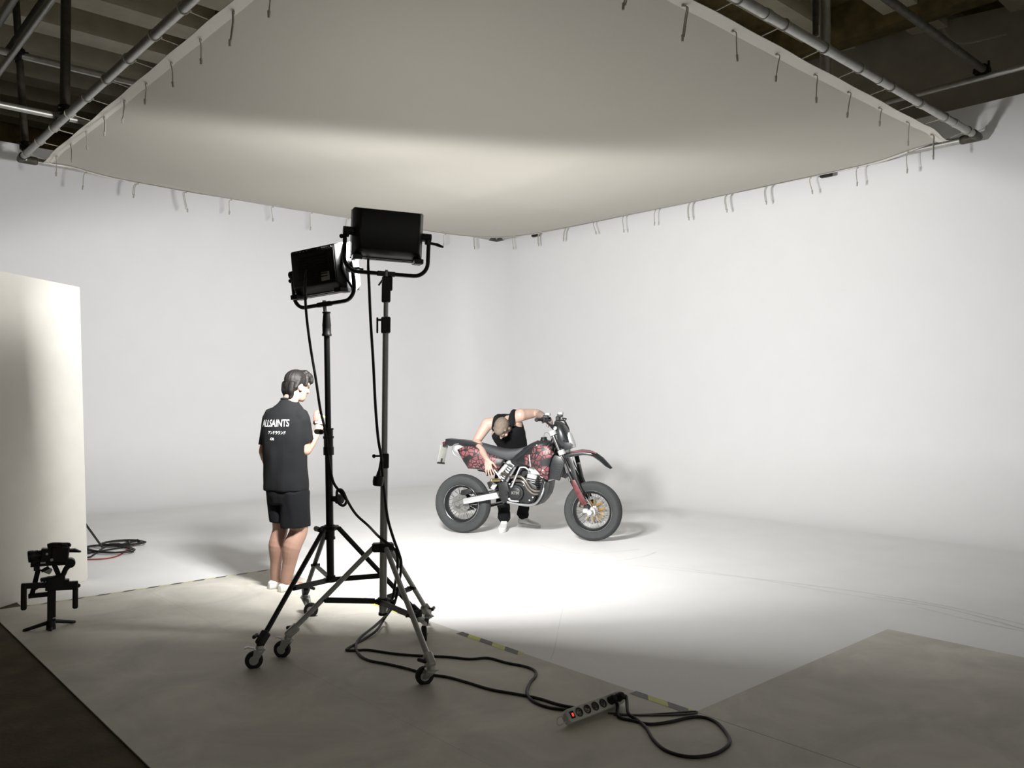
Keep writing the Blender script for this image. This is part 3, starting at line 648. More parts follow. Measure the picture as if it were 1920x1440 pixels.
pts = [G(150, 1042, .012), G(170, 1036, .012)] + loops(c, .15, .30, 4, .3, .014) + loops(c + RTc * .1 + V((.1, .25, 0)), .14, .2, 2, .9, .02) + [G(225, 1022, .014), G(258, 1012, .012), G(260, 1018, .012), G(240, 1022, .012), G(205, 1020, .02), G(170, 1044, .012), G(140, 1048, .012)]
tag(a.tube(pts, .0085, 6, sub=2).build('cable_coil', m_cable), 'black cable coiled on the white floor right of the foam board', 'cable')
a = MB(); a.tube([G(150, 1049, .01), G(190, 1048, .01), G(215, 1044, .01), G(232, 1036, .012), G(245, 1024, .012), G(260, 1019, .01), G(258, 1016, .01)], .006, 6, sub=5)
tag(a.build('red_cable', m_red), 'thin red cable mixed with the black coil by the foam board', 'cable')

# ------------------------------------------------------------------ gimbal rig with camera
gp = G(97, 1181); gr = V((.972, -.236, 0)); gf = V((.236, .972, 0)); rot = Matrix((gr, gf, V((0, 0, 1)))).transposed(); gs = dep(gp) / FPX
def g(X, Y, d=0): return V(((X / 6.4 - 97) * gs, d, (1181 - (980 + Y / 6.4)) * gs))
gm = thing('camera_gimbal', 'black ring-grip camera gimbal standing on small feet at the left', 'gimbal', gp, rot)
m_gim = mat('gimbal_black', '0d0d0e', .45, .2, .2, 40)
a = MB(); a.bar(g(617, 735), g(617, 1180), .05, .05, up=(0, 1, 0), bev=.006); a.cyl(g(612, 1170), g(612, 1285), .026, .03, 12); a.build('grip', m_gim, gm, True)
a = MB(); a.cyl(g(650, 1130, -.03), g(650, 1140, -.03), .012, n=8); a.build('status_plate', m_zinc, gm, True)
for p, q in ((g(600, 1190), g(335, 1238, .02)), (g(625, 1180), g(860, 1152, .10)), (g(610, 1240), g(610, 1290, -.05))):
    p = V((p.x, p.y, max(.03, p.z))); q = V((q.x, q.y, .012)); MB().limb([p, q], [.014, .011], 8, 0).build('foot', m_gim, gm, True)
a = MB(); a.bar(g(300, 722, -.02), g(560, 735, -.02), .028, .035, bev=.004); a.bar(g(550, 755, -.02), g(895, 772, -.02), .03, .055, bev=.004); a.build('crossbar', m_gim, gm, True)
for X, y0, y1 in ((330, 705, 1005), (868, 740, 1052)):
    a = MB(); a.bar(g(X, y0, -.02), g(X, y1, -.02), .034, .036, up=(0, 1, 0), bev=.008); a.build('side_handle', m_gim, gm, True)
a = MB(); a.ball(g(900, 780, -.02), .014, n=8); a.bar(g(850, 790, -.03), g(880, 790, -.03), .02, .03); a.build('thumb_controller', m_gim, gm, True)
for p, q in ((g(475, 555, .03), g(410, 860, .06)), (g(640, 515, .03), g(705, 690, .03))):
    MB().bar(p, q, .03, .024, up=(0, 1, 0), bev=.003).build('strut', m_gim, gm, True)
a = MB(); a.bar(g(372, 878, .06), g(580, 872, .05), .024, .03, bev=.003); a.bar(g(420, 800, .05), g(560, 720, .03), .02, .024); a.build('rear_bar', m_gim, gm, True)
a = MB(); a.box(g(660, 690), (.11, .07, .045), None, .006); a.box(g(615, 665), (.13, .04, .022), Matrix.Rotation(-.1, 3, 'Y'), .004); a.box(g(740, 712), (.07, .05, .02), None, .004); a.build('pan_base', m_gim, gm, True)
a = MB(); a.tube([g(700, 660), g(735, 640), g(765, 570), g(800, 530)], [.016, .017, .017, .02], 10, sub=4); a.build('motor_arm', m_gim, gm, True)
a = MB(); a.lathe(g(810, 500, -.035), (0, 1, 0), [(0, .02), (0, .03), (.012, .032), (.06, .032), (.07, .026), (.07, .01)], 20); a.bar(g(680, 495), g(800, 495), .02, .028); a.build('tilt_motor', m_gim, gm, True)
a = MB(); a.bar(g(395, 497), g(735, 497), .05, .014, bev=.002); a.box(g(460, 530), (.035, .05, .03), None, .003); a.box(g(545, 560, .02), (.05, .02, .02), Matrix.Rotation(-.5, 3, 'Y'), .003); a.build('camera_plate', m_gim, gm, True)
a = MB(); a.box(g(575, 585, .04), (.045, .02, .04), Matrix.Rotation(.5, 3, 'Y'), .006); a.build('battery_tag', m_strip, gm, True)
cmr = thing('video_camera', 'black video camera mounted on top of the gimbal', 'camera', MW[gm.name] @ g(560, 480), rot)
def gb(mb, name, parent, m=m_gim): 
    for i in range(len(mb.v)): mb.v[i] = MW[gm.name] @ mb.v[i]
    return mb.build(name, m, parent)
a = MB(); tiltc = Matrix.Rotation(.10, 3, 'Y'); a.box(g(700, 385), (.105, .08, .105), tiltc, .007); a.box(g(765, 395), (.035, .07, .10), tiltc, .005); a.box(g(575, 385), (.085, .07, .085), tiltc, .006); a.box(g(600, 478), (.17, .06, .022), None, .004); a.box(g(470, 455), (.08, .05, .045), tiltc, .006); a.box(g(655, 300), (.09, .05, .03), tiltc, .004); a.box(g(745, 310), (.04, .06, .045), tiltc, .005); a.box(g(720, 455), (.06, .07, .035), None, .005); bd = gb(a, 'body', cmr)
a = MB(); a.lathe(g(560, 372), g(362, 392) - g(560, 372), [(0, .034), (.02, .034), (.022, .031), (.045, .031), (.047, .035), (.07, .035), (.074, .038), (.098, .039), (.106, .037), (.106, .03), (.09, .028), (.09, .001)], 22); ln = gb(a, 'lens', cmr)
a = MB(); a.cyl(g(396, 388), g(392, 388.4), .028, n=20); gb(a, 'front_glass', ln, mat('lens_glass', '05060a', .05))
a = MB(); a.tube([g(590, 300), g(592, 268), g(640, 262), g(735, 272), g(795, 280), g(795, 300)], [.011, .012, .012, .012, .013, .012], 8, sub=3); a.box(g(620, 268), (.06, .03, .018), None, .003); gb(a, 'top_handle', cmr)
a = MB(); a.prism([g(785, 335, -.02), g(860, 335, -.02), g(930, 375, -.02), g(915, 382, -.02), g(795, 370, -.02)], (0, .05, 0), .002); gb(a, 'eyepiece', cmr)
a = MB(); a.cyl(g(565, 358, -.058), g(565, 358, -.05), .008, n=8); a.cyl(g(615, 435, -.045), g(615, 435, -.04), .010, n=8); a.box(g(525, 465, -.03), (.03, .01, .012)); gb(a, 'metal_fitting', cmr, m_zinc)
# ------------------------------------------------------------------ motorcycle: x forward, y to its left (away from the camera), z up
BR0, BF0 = V((5.865, 7.319, 0)), V((6.567, 5.979, 0))
BU = (BF0 - BR0).normalized(); BN = V((-BU.y, BU.x, 0)); BROT = Matrix((BU, BN, V((0, 0, 1)))).transposed()
def b(X, Y, y=0.0):                                             # point of the enlarged crop, at lateral offset y
    d = ray(800 + X / 4.8, 740 + Y / 4.8); t = (y - (CO - BR0).dot(BN)) / d.dot(BN); p = CO + d * t - BR0
    return V((p.dot(BU), y, p.z))
bike = thing('motorcycle', 'black and red motorcycle with wire wheels standing on the white floor', 'motorcycle', BR0, BROT)
def crack(name, th=.49, loc=(0, 0, 0)):
    m = bpy.data.materials.new(name); m.use_nodes = True; n = m.node_tree.nodes; l = m.node_tree.links; bs = n['Principled BSDF']
    tc = n.new('ShaderNodeTexCoord'); v = n.new('ShaderNodeTexVoronoi'); v.feature = 'DISTANCE_TO_EDGE'; v.inputs['Scale'].default_value = 22
    v2 = n.new('ShaderNodeTexVoronoi'); v2.inputs['Scale'].default_value = 22
    mp = n.new('ShaderNodeMapping'); mp.inputs['Scale'].default_value = (1, .25, 1); l.new(tc.outputs['Object'], mp.inputs[0])
    nz = n.new('ShaderNodeTexNoise'); nz.inputs['Scale'].default_value = 5.2; nz.inputs['Detail'].default_value = 1
    for k in (v, v2, nz): l.new(mp.outputs[0], k.inputs['Vector'])
    r1 = n.new('ShaderNodeMapRange'); r1.inputs[1].default_value = .06; r1.inputs[2].default_value = .12; l.new(v.outputs['Distance'], r1.inputs[0])
    r2 = n.new('ShaderNodeMapRange'); r2.inputs[1].default_value = th; r2.inputs[2].default_value = th + .07; mp.inputs['Location'].default_value = loc; l.new(nz.outputs['Fac'], r2.inputs[0])
    mu = n.new('ShaderNodeMath'); mu.operation = 'MULTIPLY'; l.new(r1.outputs[0], mu.inputs[0]); l.new(r2.outputs[0], mu.inputs[1])
    hs = n.new('ShaderNodeMix'); hs.data_type = 'RGBA'; hs.inputs[6].default_value = lin('6a353a'); hs.inputs[7].default_value = lin('8c5659'); l.new(v2.outputs['Color'], hs.inputs[0])
    mx = n.new('ShaderNodeMix'); mx.data_type = 'RGBA'; mx.inputs[6].default_value = lin('1d1c1e'); l.new(hs.outputs[2], mx.inputs[7]); l.new(mu.outputs[0], mx.inputs[0])
    l.new(mx.outputs[2], bs.inputs['Base Color']); bs.inputs['Roughness'].default_value = .45; return m
m_crack = crack('cracked_red_graphic'); m_crack2 = crack('cracked_red_graphic_panel', .45, (3.1, 0, 1.7))
m_bikezinc = mat('worn_zinc', '9a9a98', .38, .75, .2, 40); m_biketube = mat('grey_frame_tube', '97989a', .35, .7, .1, 20)
m_plast = mat('gloss_black_plastic', '232527', .35, vary=.15, scale=20)
m_seat = mat('seat_vinyl', '3a3c3f', .65, vary=.1, bump=.04)
m_engine = mat('black_engine_paint', '2a2b2d', .45, .3, .25, 30)
m_pipe = mat('exhaust_steel', '8f8a83', .28, .95, .25, 12)
m_gold = mat('gold_carrier', 'b99a67', .35, .8, .1, 30)
m_redp = mat('red_plastic', '6b2a2e', .45, vary=.6, scale=28)
m_white2 = mat('white_plastic', 'd8d8d8', .4)
m_glass = mat('headlamp_glass', 'dfe2e4', .3, 0, .1, 60)
m_plate = mat('number_plate', 'b9bab2', .45, vary=.08)
m_brass = mat('brass', 'b0a077', .3, .9)
def part(name, a, m, p=None, **k): return a.build(name, m, p or bike, True, **k)
def pr(pts, y0, y1, bev=.004):                                   # outline traced at the near side y0, extruded to y1
    a = MB(); return a.prism([b(X, Y, y0) for X, Y in pts], (0, y1 - y0, 0), bev)
def wheel(c, rt, hw, rr, front):
    a = MB(); pf = [(-hw * .62, rr + .004), (-hw * .9, rr + .035), (-hw, rr + .065), (-hw * .88, rt - .022), (-hw * .5, rt - .005), (0, rt), (hw * .5, rt - .005), (hw * .88, rt - .022), (hw, rr + .065), (hw * .9, rr + .035), (hw * .62, rr + .004)]
    a.lathe(c, (0, 1, 0), pf, 56, closed=True); ty = part('wheel', a, m_tyre)
    a = MB(); q = [(-hw * .66, rr + .006), (-hw * .68, rr - .006), (-hw * .45, rr - .018), (-.02, rr - .03), (.02, rr - .03), (hw * .45, rr - .018), (hw * .68, rr - .006), (hw * .66, rr + .006)]
    a.lathe(c, (0, 1, 0), q, 56, closed=True); part('rim', a, m_plast, ty)
    a = MB(); a.torus(c + V((0, -hw * .67, 0)), (0, 1, 0), rr - .002, .003, 56, 6); part('rim_lip', a, m_chrome, ty)
    a = MB(); hr = .042; hh = .045
    for i in range(36):
        t = 2 * PI * i / 36; sgn = 1 if i % 2 else -1; off = .55 if (i // 2) % 2 else -.55
        p = c + V((hr * math.cos(t + off), sgn * hh, hr * math.sin(t + off))); q = c + V(((rr - .024) * math.cos(t), sgn * .012, (rr - .024) * math.sin(t)))
        a.cyl(p, q, .0026, n=5)
    part('spokes', a, m_chrome, ty)
    a = MB(); a.lathe(c, (0, 1, 0), [(-.065, .012), (-.065, .03), (-.05, .046), (-.04, .046), (-.03, .028), (.03, .028), (.04, .046), (.05, .046), (.065, .03), (.065, .012)], 24); part('hub', a, m_silver, ty)
    return ty
RW, FW = V((0, 0, .331)), V((1.512, 0, .319))
wr = wheel(RW, .331, .076, .212, False); wf = wheel(FW, .318, .062, .217, True)
def disc(c, y, r, r_in, wavy, m, w, parent, mc=None):
    a = MB(); n = 72; vs = []; o = c + V((0, y, 0))
    for s_ in (0, w):
        for i in range(n): t = 2 * PI * i / n; k = r * (1 - wavy * (.5 + .5 * math.cos(t * 9))); vs.append(o + V((k * math.cos(t), s_, k * math.sin(t))))
        for i in range(n): t = 2 * PI * i / n; vs.append(o + V((r_in * math.cos(t), s_, r_in * math.sin(t))))
    for i in range(n):
        j = (i + 1) % n; a.raw([], [])
    fs = []
    for i in range(n):
        j = (i + 1) % n; fs += [[i, j, n + j, n + i], [2 * n + i, 3 * n + i, 3 * n + j, 2 * n + j], [i, 2 * n + i, 2 * n + j, j], [n + i, n + j, 3 * n + j, 3 * n + i]]
    a.raw(vs, fs)
    for i in range(18):
        t = 2 * PI * i / 18; k = (r + r_in) / 2 * (1.03 if i % 2 else .97); p = o + V((k * math.cos(t), -.0006, k * math.sin(t))); a.torus(p, (0, 1, 0), .006, .0018, 8, 4)
    d = part('brake_disc', a, m, parent)
    if mc:
        a = MB()
        for i in range(10):
            t = 2 * PI * i / 10; a.bar(o + V((.035 * math.cos(t), w / 2, .035 * math.sin(t))), o + V(((r_in + .004) * math.cos(t + .25), w / 2, (r_in + .004) * math.sin(t + .25))), .034, .005, up=(0, 1, 0))
        a.lathe(o, (0, 1, 0), [(-.002, .02), (-.002, .05), (w + .002, .05), (w + .002, .02)], 24); part('disc_carrier', a, mc, parent)
disc(RW, -.062, .112, .075, .10, m_bikezinc, .004, wr, m_bikezinc)
disc(FW, .052, .155, .118, .09, m_bikezinc, .005, wf, m_gold)
a = MB(); a.lathe(RW, (0, 1, 0), [(.055, .03), (.055, .1), (.06, .105), (.063, .1), (.063, .03)], 40); part('sprocket', a, m_engine, wr)
# swingarm, chain, rear brake
piv = b(690, 905, -.11); piv.y = 0
def arm(y0, m):
    a = MB(); A = V((.0, y0, .331)); z = [b(330, 935, -.13), b(630, 880, -.13), b(655, 930, -.13), b(335, 985, -.13)]
    a.prism([V((q.x, y0 - .02, q.z)) for q in z], (0, .04, 0), .006, 2); return part('swingarm', a, m)
arm(-.125, m_alu); arm(.125, m_alu)
a = MB(); a.bar(b(255, 985, -.115), b(345, 955, -.115), .03, .05, up=(0, 0, 1), bev=.006); a.lathe(V((0, -.145, .331)), (0, 1, 0), [(0, .008), (0, .02), (.01, .022), (.03, .022)], 8); a.bar(V((.0, .125, .331)), V((.1, .125, .345)), .03, .05, bev=.006); a.cyl(V((0, -.14, .331)), V((0, .14, .331)), .01, n=10); part('axle_block', a, m_bikezinc)
a = MB(); a.box(piv + V((-.02, 0, 0)), (.09, .2, .11), None, .02); part('swingarm_pivot', a, m_engine)
a = MB(); a.prism([b(X, Y, -.075) for X, Y in [(310, 860), (390, 845), (400, 885), (345, 905), (300, 900)]], (0, .05, 0), .006); a.tube([b(390, 850, -.08), b(420, 880, -.09), b(520, 880, -.11), b(640, 850, -.12)], .006, 6, sub=4); part('brake_caliper', a, m_engine)
a = MB()
for z0, z1 in ((.43, .49), (.235, .40)):
    p, q = V((0, .06, z0)), V((piv.x + .05, .06, z1)); n_ = 44; dd = (q - p)
    for i in range(n_): a.box(p + dd * (i + .5) / n_, (dd.length / n_ * .8, .012, .014), Matrix.Rotation(-math.atan2(dd.z, dd.x), 3, 'Y'))
part('chain', a, m_bikezinc)
a = MB(); a.prism([b(X, Y, .045) for X, Y in [(330, 985), (470, 960), (480, 990), (430, 1035), (350, 1040)]], (0, .03, 0), .004); part('chain_guide', a, m_plast)
a = MB(); a.limb([b(690, 978, .13), b(620, 992, .13), b(540, 1010, .14)], [.014, .013, .011], 10, 0); a.box(b(535, 1011, .14), (.05, .05, .02), None, .004); part('kick_stand', a, m_black)
# frame tubes
fy = -.115
a = MB(); a.tube([b(725, 965, fy), b(800, 983, fy), b(925, 995, fy), b(985, 975, fy), b(1035, 905, fy), b(1060, 830, fy * .7)], .015, 10, sub=5); part('frame_tube', a, m_biketube)
a = MB(); a.tube([b(722, 780, fy), b(765, 710, fy), b(800, 650, fy)], .015, 10, sub=3); a.tube([b(600, 665, fy), b(665, 755, fy)], .010, 8); part('frame_tube', a, m_biketube)
a = MB(); a.tube([b(765, 830, fy - .02), b(800, 745, fy - .02), b(835, 665, fy - .02), b(850, 655, fy - .02), b(890, 657, fy - .02), b(920, 682, fy - .01)], .009, 8, sub=3); part('brake_line_guard', a, m_alu)
for s_ in (1, -1):
    a = MB(); Y = .10 * s_; a.tube([b(1170, 400, 0) + V((0, Y * .4, 0)), b(1000, 560, 0) + V((0, Y, 0)), b(830, 640, 0) + V((0, Y * 1.1, 0)), b(690, 840, 0) + V((0, Y * 1.1, 0))], .016, 8, sub=4); a.tube([b(1160, 480, 0) + V((0, Y * .3, 0)), b(1085, 700, 0) + V((0, Y * .6, 0)), b(1040, 900, 0) + V((0, Y, 0))], .015, 8, sub=4); a.tube([b(800, 640, 0) + V((0, Y, 0)), b(500, 500, 0) + V((0, Y * .9, 0)), b(300, 440, 0) + V((0, Y * .6, 0))], .012, 8, sub=4); part('frame_tube', a, m_engine)
a = pr([(640, 790), (720, 785), (738, 850), (735, 930), (715, 972), (668, 945), (650, 885)], fy - .012, fy + .03, .006); a.lathe(b(715, 885, fy - .03), (0, 1, 0), [(0, .006), (0, .02), (.02, .022)], 12); a.lathe(b(690, 965, fy - .02), (0, 1, 0), [(0, .006), (0, .016), (.02, .016)], 12); a.box(b(700, 950, fy), (.07, .03, .02), None, .005); part('pivot_plate', a, m_engine)
a = MB(); a.limb([b(585, 770, -.2), b(655, 768, -.14)], [.018, .02], 10, 0); part('foot_peg', a, m_brass)
a = MB(); a.bar(b(590, 850, -.1), b(620, 800, -.1), .012, .05, bev=.003); a.bar(b(612, 835, -.11), b(625, 815, -.11), .012, .02, bev=.003); part('heel_guard', a, m_alu)
# shock absorber
a = MB(); p, q = b(650, 735, -.03), b(760, 600, -.03); a.cyl(p, q, .02, n=12); d = q - p
sp = MB(); x, y, dz = frame(d); pts = [p + d * (.02 + .8 * i / 84) + (x * math.cos(2 * PI * i / 12) + y * math.sin(2 * PI * i / 12)) * .038 for i in range(85)]
shock = part('shock_absorber', a, m_black); p2, q2 = b(672, 770, -.03), b(775, 640, -.03); d2 = q2 - p2
pts = [p2 + d2 * (.0 + .95 * i / 84) + (x * math.cos(2 * PI * i / 12) + y * math.sin(2 * PI * i / 12)) * .042 for i in range(85)]
sp.tube(pts, .0085, 8); part('spring', sp, m_white2, shock)
a = MB(); a.limb([b(650, 715, -.085), b(735, 615, -.085)], [.024, .024], 14, 0); a.cyl(b(690, 668, -.085), b(697, 660, -.085), .026, n=14); part('reservoir', a, m_alu, shock)
a = MB(); a.box(b(755, 612, -.06), (.085, .07, .06), Matrix.Rotation(-.5, 3, 'Y'), .012); a.box(b(785, 640, -.06), (.05, .06, .06), None, .01); part('shock_mount', a, m_silver, shock)
# engine
a = pr([(700, 850), (735, 800), (800, 775), (900, 770), (985, 820), (1000, 880), (965, 975), (885, 995), (770, 975), (715, 935)], -.085, .13, .012); eng = part('engine_case', a, m_engine)
a = MB(); c = b(810, 882, -.085); a.lathe(c, (0, -1, 0), [(0, .09), (.02, .088), (.03, .082), (.032, .064), (.044, .062), (.048, .054), (.048, .002)], 36); part('clutch_cover', a, m_engine, eng)
a = pr([(865, 805), (935, 830), (985, 890), (955, 960), (890, 985), (850, 960), (875, 900)], -.108, -.08, .008); part('side_cover', a, m_engine, eng)
a = MB()
for X, Y in ((875, 815), (900, 825), (760, 830), (745, 935), (915, 865), (955, 925), (805, 960), (720, 880), (925, 950), (745, 805)): a.cyl(b(X, Y, -.125), b(X, Y, -.08), .008, n=8)
a.tube([b(735, 935, -.118), b(765, 955, -.118), b(830, 960, -.118)], .008, 6, sub=3); part('bolt', a, m_alu, eng, kind='stuff')
tm = text_mesh('KTM', .042, 1.0, .002, .001); tm.materials.append(m_bikezinc); tm.transform(Matrix.Translation(c + V((0, -.0495, 0))) @ Matrix.Rotation(PI / 2, 4, 'X')); finish('lettering', tm, eng, True, fix=False)
a = MB(); a.bar(b(945, 805, 0), b(965, 715, 0), .11, .12, up=(0, 1, 0), bev=.008); cyl_ = part('cylinder', a, m_silver)
a = MB()
for k in range(5): a.bar(b(975 - k * 1, 830 - k * 18, .0), b(976 - k, 824 - k * 18, .0), .13, .15, up=(0, 1, 0))
part('cooling_fin', a, m_engine, cyl_, kind='stuff')
a = MB(); a.bar(b(965, 715, 0), b(985, 640, 0), .12, .13, up=(0, 1, 0), bev=.012); a.box(b(1000, 700, -.06), (.08, .04, .05), None, .008); part('cylinder_head', a, m_silver)
a = MB(); a.bar(b(840, 720, 0), b(930, 660, 0), .11, .09, up=(0, 1, 0), bev=.01); a.cyl(b(770, 700, 0), b(860, 690, 0), .035, n=14); part('carburettor', a, m_engine)
# exhaust
a = MB(); a.tube([b(760, 745, -.115), b(810, 733, -.125), b(860, 745, -.13), b(900, 790, -.13), b(945, 850, -.12), b(1000, 868, -.10), b(1050, 855, -.07), b(1080, 815, -.03), b(1075, 770, -.0), b(1020, 735, .0)], .0175, 12, sub=5); part('exhaust_header', a, m_pipe)
a = MB(); a.tube([b(780, 775, -.105), b(840, 772, -.12), b(875, 795, -.125), b(915, 855, -.12), b(960, 890, -.11), b(1020, 893, -.08), b(1075, 870, -.03), b(1090, 815, .03), b(1070, 760, .05), b(1020, 735, .05)], .0175, 12, sub=5); part('exhaust_header', a, m_pipe)
a = MB(); a.tube([b(760, 745, -.115), b(720, 720, -.1), b(640, 690, -.08), b(560, 640, -.08)], .02, 10, sub=4); part('exhaust_header', a, m_pipe)
a = MB(); p, q = b(262, 474, -.055), b(560, 640, -.055); d = q - p; L = d.length; a.lathe(p, d, [(0, .01), (.0, .03), (.004, .05), (.02, .056), (.09, .058), (L * .9, .055), (L, .03)], 28); sil = part('silencer', a, m_silver)
a = MB(); a.lathe(p - d.normalized() * .004, d, [(0, .012), (0, .026), (.02, .026), (.02, .012)], 18); part('tail_pipe', a, m_engine, sil)
a = MB(); a.tube([b(232, 500, -.12), b(250, 540, -.12), b(330, 600, -.12)], .006, 6, sub=4); a.tube([b(232, 500, -.12), b(240, 455, -.12), b(290, 440, -.11)], .006, 6, sub=4); part('grab_wire', a, m_biketube, sil)
# skid plate and belly
a = pr([(1058, 800), (1112, 775), (1100, 840), (1085, 895), (1050, 950), (1010, 990), (960, 1003), (960, 992), (1005, 970), (1045, 900)], -.10, .10, .004); part('skid_plate', a, m_plast)
# seat, tail, side panels, tank
def loft_y(rows, m, name, p=None, bev=.02, **k):                  # rows: (X, top Y, bottom Y, half width)
    a = MB(); rings = []
    for X, yt, yb, hw in rows:
        t, u = b(X, yt), b(X, yb); c_ = (t + u) / 2; rings.append((c_, V((0, 1, 0)), (t - u).normalized(), hw, (t - u).length / 2))
    a.loft(rings, 20, 4.0); return part(name, a, m, p, angle=50, **k)
loft_y([(405, 425, 470, .05), (440, 428, 490, .07), (520, 440, 530, .09), (600, 462, 548, .11), (680, 482, 575, .12), (760, 488, 592, .12), (830, 484, 575, .11), (900, 465, 520, .09), (960, 430, 470, .06), (1000, 412, 430, .04)], m_seat, 'seat')
a = MB(); pts = [(168, 396), (300, 408), (420, 426), (500, 445), (520, 500), (430, 475), (340, 452), (262, 448), (205, 466), (188, 452), (158, 452), (166, 425)]
a.prism([b(X, Y, -.075) for X, Y in pts], (0, .15, 0), .008); part('tail_fender', a, m_plast)
a = MB(); a.box(b(170, 435, 0), (.03, .09, .035), None, .008); part('tail_lamp', a, m_redp)
pl0, pl1, pl2, pl3 = [b(X, Y, y) for X, Y, y in ((128, 448, -.06), (196, 452, .08), (158, 618, .07), (98, 612, -.07))]
a = MB(); a.prism([pl0, pl1, pl2, pl3], (pl1 - pl0).cross(pl3 - pl0).normalized() * .004, .001); pln = part('number_plate', a, m_plate)
a = MB(); a.bar(pl0.lerp(pl1, .5) + V((0, 0, .03)), pl0.lerp(pl1, .5) + V((0, 0, -.02)), .07, .02, up=(1, 0, 0)); a.bar(pl2 + V((0, 0, .0)), pl3 + V((0, 0, .0)), .015, .02); e = pl2.lerp(pl3, .5); a.bar(e, e + (pl0 - pl3).normalized() * .055, .028, .012, up=(1, 0, 0)); part('plate_holder', a, m_plast, pln)
def panel_side(s_):
    o = [(275, 497), (300, 480), (355, 464), (430, 470), (520, 520), (610, 556), (700, 585), (650, 660), (610, 700), (540, 705), (500, 685), (440, 672), (372, 666), (330, 600)]
    vs = []; k = len(o)
    P = [b(X, Y, -.13) for X, Y in o]
    c_ = sum(P, V((0, 0, 0))) / k
    a = MB(); ring = []
    for lay, (sc, off) in enumerate(((1, .022), (1, 0), (.93, -.012), (.6, -.022))):
        for q in P:
            r_ = c_ + (q - c_) * sc; tuck = .035 * min(1, max(0, (r_.x + .1) / .6)); r_.y = -.135 + off + tuck * .8; vs.append(V((r_.x, r_.y * -s_, r_.z)))
    cc = V((c_.x, (-.16 + .01) * -s_, c_.z)); vs.append(cc)
    fs = [[l * k + i, l * k + (i + 1) % k, (l + 1) * k + (i + 1) % k, (l + 1) * k + i] for l in range(3) for i in range(k)] + [[3 * k + i, 3 * k + (i + 1) % k, 4 * k] for i in range(k)]
    a.raw(vs, fs); return part('side_panel', a, m_crack2, angle=60)
panel_side(-1); panel_side(1)
a = MB(); a.prism([b(X, Y, -.17) for X, Y in [(385, 665), (450, 652), (485, 660), (500, 672), (440, 675)]], (0, .01, 0), .003); part('heat_shield', a, m_chrome)
a = pr([(520, 700), (470, 690), (440, 672), (500, 668), (600, 690), (580, 725), (540, 735)], -.07, .07, .008); part('inner_fender', a, m_plast)
a = pr([(540, 790), (580, 775), (620, 800), (600, 850), (560, 850)], -.05, .05, .01); part('chain_guard', a, m_plast)
loft_y([(770, 560, 610, .09), (830, 520, 650, .12), (900, 470, 660, .13), (960, 432, 640, .13), (1030, 410, 610, .12), (1090, 408, 540, .09), (1125, 420, 470, .05)], m_plast, 'fuel_tank', bev=.03)
a = MB(); c = b(1056, 400, 0); a.lathe(c - V((0, 0, .01)), (-.1, 0, 1), [(0, .03), (.012, .034), (.03, .034), (.034, .028), (.034, .001)], 18); a.cyl(c - V((0, 0, .03)), c, .04, n=18); part('fuel_cap', a, m_plast)
a = MB(); a.tube([c + V((0, 0, .02)), b(1060, 350, 0), b(1085, 342, 0), b(1110, 365, 0), b(1115, 395, 0)], .003, 6, sub=5); part('vent_hose', a, m_biketube)
def shroud(s_):
    o = [(790, 600), (860, 540), (930, 478), (1010, 455), (1095, 462), (1150, 528), (1130, 560), (1108, 640), (1095, 772), (1050, 745), (1005, 695), (965, 648), (900, 640), (800, 620)]
    P = [b(X, Y, -.16) for X, Y in o]; k = len(P); vs = []; c_ = sum(P, V((0, 0, 0))) / k
    for sc, off in ((1, .02), (1, 0), (.94, -.008), (.5, -.016)):
        for q in P:
            r_ = c_ + (q - c_) * sc; out = -.11 - .07 * min(1, max(0, (r_.x - .58) / .4)); vs.append(V((r_.x, (out + off) * -s_, r_.z)))
    out = -.11 - .07 * min(1, max(0, (c_.x - .58) / .4)); vs.append(V((c_.x, (out - .02) * -s_, c_.z))); a = MB()
    fs = [[l * k + i, l * k + (i + 1) % k, (l + 1) * k + (i + 1) % k, (l + 1) * k + i] for l in range(3) for i in range(k)] + [[3 * k + i, 3 * k + (i + 1) % k, 4 * k] for i in range(k)]
    a.raw(vs, fs); return part('shroud', a, m_crack, angle=60)
sh = shroud(-1); shroud(1)
a = MB(); a.bar(b(925, 540, -.165), b(935, 650, -.175), .012, .018, up=(0, 1, 0), bev=.003); part('shroud_vent', a, m_alu, sh)
a = MB(); a.cyl(b(1045, 680, -.2), b(1045, 680, -.185), .009, n=8); a.cyl(b(990, 455, -.18), b(990, 455, -.16), .007, n=8); part('bolt', a, m_alu, sh, kind='stuff')
for s_ in (1, -1):
    P = [b(X, Y, -.15) for X, Y in [(1112, 600), (1150, 545), (1205, 560), (1240, 610), (1215, 700), (1190, 776), (1150, 762), (1095, 768)]]
    a = MB(); a.prism([V((q.x, q.y * s_, q.z)) for q in P], (0, .05 * s_, 0), .006); rd = part('radiator_guard', a, m_plast)
    a = MB()
    for k in range(7): u = k / 6; p = P[0].lerp(P[6], .1 + u * .8) + V((.02, -.003, 0)); q = P[3].lerp(P[5], .1 + u * .8) + V((-.02, -.003, 0)); p.y *= s_; q.y *= s_; a.bar(p, q, .006, .006)
    part('louvre', a, m_engine, rd)
